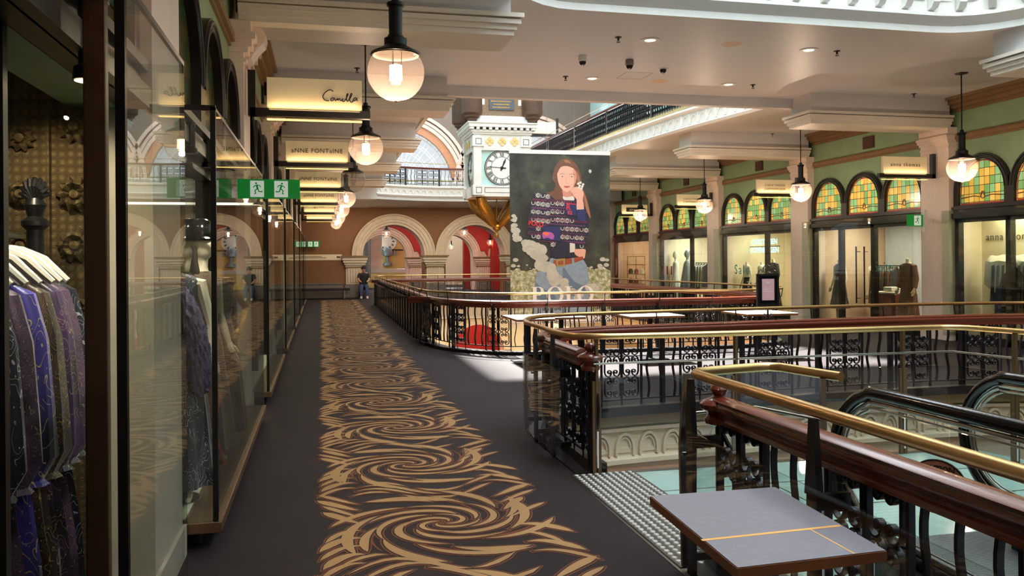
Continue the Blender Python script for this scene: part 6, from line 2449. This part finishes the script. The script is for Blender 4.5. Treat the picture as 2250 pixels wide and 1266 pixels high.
patch([(540, 279), (552, 275), (564, 279), (552, 283)], 'p_cream'); patch([(547, 278), (553, 274), (559, 279), (553, 283)], 'p_dark', False)
line([(474, 277), (487, 273), (501, 278)], 'p_dark', .005); line([(536, 277), (552, 273), (568, 278)], 'p_dark', .005)
line([(520, 275), (515, 300), (510, 318), (520, 324), (532, 320)], 'p_skin2', .009)
patch([(497, 346), (510, 340), (518, 343), (530, 341), (540, 347), (520, 357), (508, 356)], 'p_lip')
line([(498, 347), (518, 347), (540, 347)], 'p_dark', .004)
patch([(490, 415), (520, 422), (562, 414), (566, 445), (520, 448), (496, 438)], 'p_cream')
SW = [(285, 405), (320, 390), (392, 400), (440, 440), (500, 442), (566, 444), (600, 430), (648, 500), (672, 560), (668, 650), (655, 760), (605, 795), (575, 760), (565, 800), (572, 842), (500, 850), (402, 850), (396, 742), (310, 725), (243, 690), (250, 610), (262, 520), (272, 450)]
patch(SW, 'p_navy', False)


def inside(x, y, poly):
    c = False
    j = len(poly) - 1
    for i in range(len(poly)):
        if (poly[i][1] > y) != (poly[j][1] > y) and x < (poly[j][0] - poly[i][0]) * (y - poly[i][1]) / (poly[j][1] - poly[i][1]) + poly[i][0]:
            c = not c
        j = i
    return c


for r_ in range(14):
    y0 = 408 + r_ * 29
    for ix in range(13):
        x = 254 + ix * 33 + (r_ % 2) * 9
        y = y0 + ((x - 450) * .07 if x > 390 else (x - 300) * .12)
        if not all(inside(x + a, y + b, SW) for a, b in ((-11, 0), (11, 0), (0, -8), (0, 8))): continue
        if 505 < x < 592 and 452 < y < 565: continue
        if 245 < x < 355 and 590 < y < 640: continue
        if 345 < x < 475 and 622 < y < 738: continue
        if x > 578 and 495 < y < 600: continue
        if r_ % 2:
            line([(x - 16, y + 4), (x - 8, y - 4), (x, y + 4), (x + 8, y - 4), (x + 16, y + 4)], 'p_rose' if r_ % 4 == 1 else 'p_purple', .009)
        elif (ix + r_) % 4 == 3:
            line([(x - 11, y - 10), (x - 11, y + 4), (x - 5, y + 10), (x + 5, y + 10), (x + 11, y + 4), (x + 11, y - 10)], 'p_cream', .015)
        else:
            line([(x - 16, y), (x, y - 13), (x + 16, y), (x, y + 13), (x - 16, y)], 'p_cream', .014)
            line([(x - 7, y), (x, y - 6), (x + 7, y), (x, y + 6), (x - 7, y)], 'p_cream', .010)
            line([(x - 18, y - 13), (x - 9, y - 9), (x, y - 17), (x + 9, y - 9), (x + 18, y - 13)], 'p_cream', .007)
            line([(x - 18, y + 13), (x - 9, y + 9), (x, y + 17), (x + 9, y + 9), (x + 18, y + 13)], 'p_cream', .007)
for y0, mt in ((446, 'p_rose'), (456, 'p_rose'), (512, 'p_rose'), (520, 'p_blue'), (580, 'p_rose'), (588, 'p_rose'), (642, 'p_rose'), (735, 'p_rose'), (690, 'p_rose')):
    for xa, xb in ((250, 380), (384, 560), (565, 668)):
        pts = [(x, y0 + (x - 450) * .06) for x in range(xa, xb, 8) if inside(x, y0 + (x - 450) * .06, SW)]
        if len(pts) > 2: line(pts, mt, .010)
patch([(352, 625), (470, 630), (470, 730), (352, 720)], 'p_blue', False)
patch([(346, 675), (365, 665), (410, 670), (428, 695), (415, 718), (380, 705), (352, 712)], 'p_purple'); patch([(350, 672), (370, 665), (392, 680), (370, 692)], 'p_orange')
patch([(510, 462), (580, 468), (580, 555), (510, 540)], 'p_blue', False); patch([(510, 462), (580, 468), (580, 474), (510, 468)], 'p_red', False)
for s_, x, y, sz in (('R', 522, 500, .13), ('9', 520, 532, .09), ('2', 543, 534, .09)):
    pass
patch([(582, 503), (640, 502), (648, 590), (588, 585)], 'p_blue', False)
patch([(584, 495), (634, 492), (634, 505), (584, 508)], 'p_cream', False)
patch([(540, 378), (572, 350), (606, 352), (632, 385), (628, 440), (632, 500), (586, 500), (584, 440), (562, 412), (555, 395)], 'p_skin')
for a, b in (((548, 380), (572, 362)), ((556, 392), (584, 372)), ((562, 404), (592, 384))): line([a, ((a[0] + b[0]) / 2, (a[1] + b[1]) / 2 - 4), b], 'p_skin2', .006)
for x, y in ((596, 325), (612, 318), (606, 340), (624, 345), (630, 330), (618, 360), (602, 352)):
    patch([(x + 9 * cos(a), y + 9 * sin(a)) for a in [0, 1.25, 2.5, 3.75, 5]], 'p_cream')
patch([(445, 725), (536, 738), (536, 826), (500, 848), (410, 846), (430, 780)], 'p_navy', False)
patch([(534, 742), (570, 748), (572, 806), (534, 812)], 'p_cream', False)
patch([(568, 790), (600, 786), (642, 790), (640, 832), (634, 852), (606, 846), (570, 822)], 'p_skin')
patch([(400, 850), (500, 862), (620, 848), (650, 900), (665, 1000), (662, 1140), (690, 1300), (285, 1300), (295, 1000), (320, 930), (390, 880)], 'p_jean', False)
patch([(486, 930), (500, 925), (560, 1010), (640, 1060), (600, 1120), (520, 1100), (490, 1020)], 'p_jean2')
patch([(300, 1020), (340, 1060), (420, 1100), (430, 1160), (300, 1120)], 'p_jean2')
line([(486, 905), (484, 1100)], 'p_jean2', .012); line([(570, 905), (600, 930), (650, 920)], 'p_jean2', .008)
patch([(412, 862), (500, 856), (625, 838), (628, 862), (545, 890), (440, 908), (415, 900)], 'p_belt', False)
patch([(438, 856), (500, 850), (502, 906), (442, 912)], 'p_gold', False); patch([(452, 870), (488, 866), (490, 894), (454, 898)], 'p_belt', False)
for x in (405, 548): patch([(x, 850), (x + 14, 848), (x + 16, 906), (x + 2, 910)], 'p_jean', False)
sp_ = [(150, 570, 26), (165, 640, 34), (178, 700, 30), (240, 760, 36), (285, 780, 48), (330, 820, 56), (345, 880, 50), (390, 930, 48), (430, 990, 46), (480, 1040, 44), (530, 1075, 40), (590, 1110, 34)]
for i, (x, y, r) in enumerate(sp_):
    for j in range(9):
        q = rb.uniform(0, 2 * pi)
        rr = r * rb.uniform(.35, .8)
        cx_, cy_ = x + r * .55 * cos(q), y + r * .6 * sin(q)
        if cx_ - rr < 133: rr = max(4, cx_ - 134)
        patch([(cx_ + rr * cos(a) * rb.uniform(.8, 1.2), cy_ + rr * .9 * sin(a)) for a in [0, 1.05, 2.1, 3.14, 4.2, 5.2]], 'p_mist' if j % 3 else 'p_mist3')
patch([(640, 1040), (700, 1030), (740, 1060), (720, 1090), (650, 1080)], 'p_mist')
patch([(130, 1250), (822, 1250), (822, 1296), (130, 1296)], 'p_white', False)
# serif lettering
LT, LB = 1048, 1166


def serif_P(x):
    patch([(x + 8, LT), (x + 34, LT), (x + 34, LB), (x + 8, LB)], 'p_white', False)
    patch([(x - 6, LT), (x + 50, LT), (x + 50, LT + 5), (x - 6, LT + 5)], 'p_white', False)
    patch([(x - 6, LB - 5), (x + 50, LB - 5), (x + 50, LB), (x - 6, LB)], 'p_white', False)
    lay[0] += 1
    vs_ = []
    d = -.001 - lay[0] * .00006
    K = 16
    for i in range(K + 1):
        q = pi / 2 - pi * i / K
        o_ = pq(x + 44 + 40 * cos(q), LT + 31 - 31 * sin(q)); i_ = pq(x + 44 + 18 * cos(q), LT + 31 - 26 * sin(q))
        vs_ += [(o_[0], d, o_[1]), (i_[0], d, i_[1])]
    ps.add(vs_, [(2 * i, 2 * i + 1, 2 * i + 3, 2 * i + 2) for i in range(K)], PI['p_white'])
    patch([(x + 30, LT), (x + 46, LT), (x + 46, LT + 5), (x + 30, LT + 5)], 'p_white', False)
    patch([(x + 30, LT + 57), (x + 46, LT + 57), (x + 46, LT + 62), (x + 30, LT + 62)], 'p_white', False)


def serif_O(x):
    lay[0] += 1
    d = -.001 - lay[0] * .00006
    vs_ = []
    K = 32
    for i in range(K + 1):
        q = 2 * pi * i / K
        cx, cz = x + 58, (LT + LB) / 2
        o_ = pq(cx + 58 * cos(q), cz + 61 * sin(q)); i_ = pq(cx + 34 * cos(q), cz + 56 * sin(q))
        vs_ += [(o_[0], d, o_[1]), (i_[0], d, i_[1])]
    ps.add(vs_, [(2 * i, 2 * i + 1, 2 * i + 3, 2 * i + 2) for i in range(K)], PI['p_white'])


def serif_L(x):
    patch([(x + 10, LT), (x + 34, LT), (x + 34, LB), (x + 10, LB)], 'p_white', False)
    patch([(x - 4, LT), (x + 48, LT), (x + 48, LT + 5), (x - 4, LT + 5)], 'p_white', False)
    patch([(x - 4, LB - 5), (x + 76, LB - 5), (x + 82, LB - 36), (x + 84, LB), (x - 4, LB)], 'p_white', False)


serif_P(270); serif_O(372); serif_L(500); serif_O(582)
ps.build('printed_figure', pm, bn, smooth=False)
text('R', .20, (1.52, -.02, 2.86), (pi / 2, 0, 0), 'p_red', bn, 'printed_lettering', off=.004)
text('92', .13, (1.56, -.02, 2.74), (pi / 2, 0, 0), 'p_red', bn, 'printed_lettering', off=.004)
text('POLO', .15, (.66, -.02, 2.45), (pi / 2, radians(8), 0), 'p_red', bn, 'printed_lettering', off=.005)

# ------------------------------------------------------------------ balustrade of the upper floor round void 2
up = [Vector((x - .05, y + .05, 0)) for x, y in U2[2:13]][::-1]
sec = spline([tuple(p) for p in up], .3)
fd = thing('balustrade', 'curved iron balustrade on the low deck before the great lunette window', 'balustrade', (0, 0, 4.74))
fp = resample(arc_edge(.05), .5)
for i, (a, b) in enumerate(zip(fp, fp[1:])):
    put(IRON['scroll' if i % 3 else 'bars'], 'iron_panel', fd, (a.x, a.y, -.06), atan2(b.y - a.y, b.x - a.x), ((b - a).length / .5, 1, .86))
m = MB(); m.sweep([Vector((p.x, p.y, .78)) for p in fp], [(q[0] * .8, q[1] * .6) for q in WOODPROF], 0); m.build('wooden_handrail', ['red_wood'], fd, ang=50)
m = MB(); m.tube([(p.x, p.y, .95) for p in fp], .012, 8); m.build('brass_rail', ['dull_brass'], fd)
for i in range(0, len(fp), 3):
    m = MB(); m.box(-.04, -.03, 0, .04, .03, .78); m.build('post', ['iron'], fd, loc=tuple(fp[i]), smooth=False)
t = thing('balustrade', 'dark iron balustrade with dense scrollwork edging the floor above', 'balustrade', (0, 0, 5.42))
path = resample(sec, .5)
fine = resample(sec, .26)
for i, (a, b) in enumerate(zip(fine, fine[1:])):
    L = (b - a).length
    if a.x < 2.6 and a.y < 30: continue
    put(IRON['scroll'], 'iron_panel', t, (a.x, a.y, -.06), atan2(b.y - a.y, b.x - a.x), (L / .5, 1, .86))
m = MB(); m.sweep([Vector((p.x, p.y, .78)) for p in path], [(q[0] * .8, q[1] * .6) for q in WOODPROF], 0); m.build('wooden_handrail', ['red_wood'], t, ang=50)
m = MB(); m.tube([(p.x, p.y, .92) for p in path], .012, 8); m.build('brass_rail', ['dull_brass'], t)
for i in range(0, len(path) - 1, 6):
    if path[i].x < 2.6 and path[i].y < 30: continue
    m = MB(); m.box(-.03, -.03, 0, .03, .03, .78); m.build('post', ['steel'], t, loc=tuple(path[i]), smooth=False)
t = thing('hanging_sign', 'white lit sign on the upper floor beside the castle turret', 'sign', (8.15, 30, 6.3))
m = MB(); m.box(-.5, -.04, .12, .5, .04, .55); m.build('light_panel', ['sign_cream'], t, smooth=False)
m = MB(); m.box(-.55, -.05, .0, .6, .05, .1); m.box(.52, -.05, .0, .6, .05, .7); m.build('bracket', ['dark_frame'], t, smooth=False)
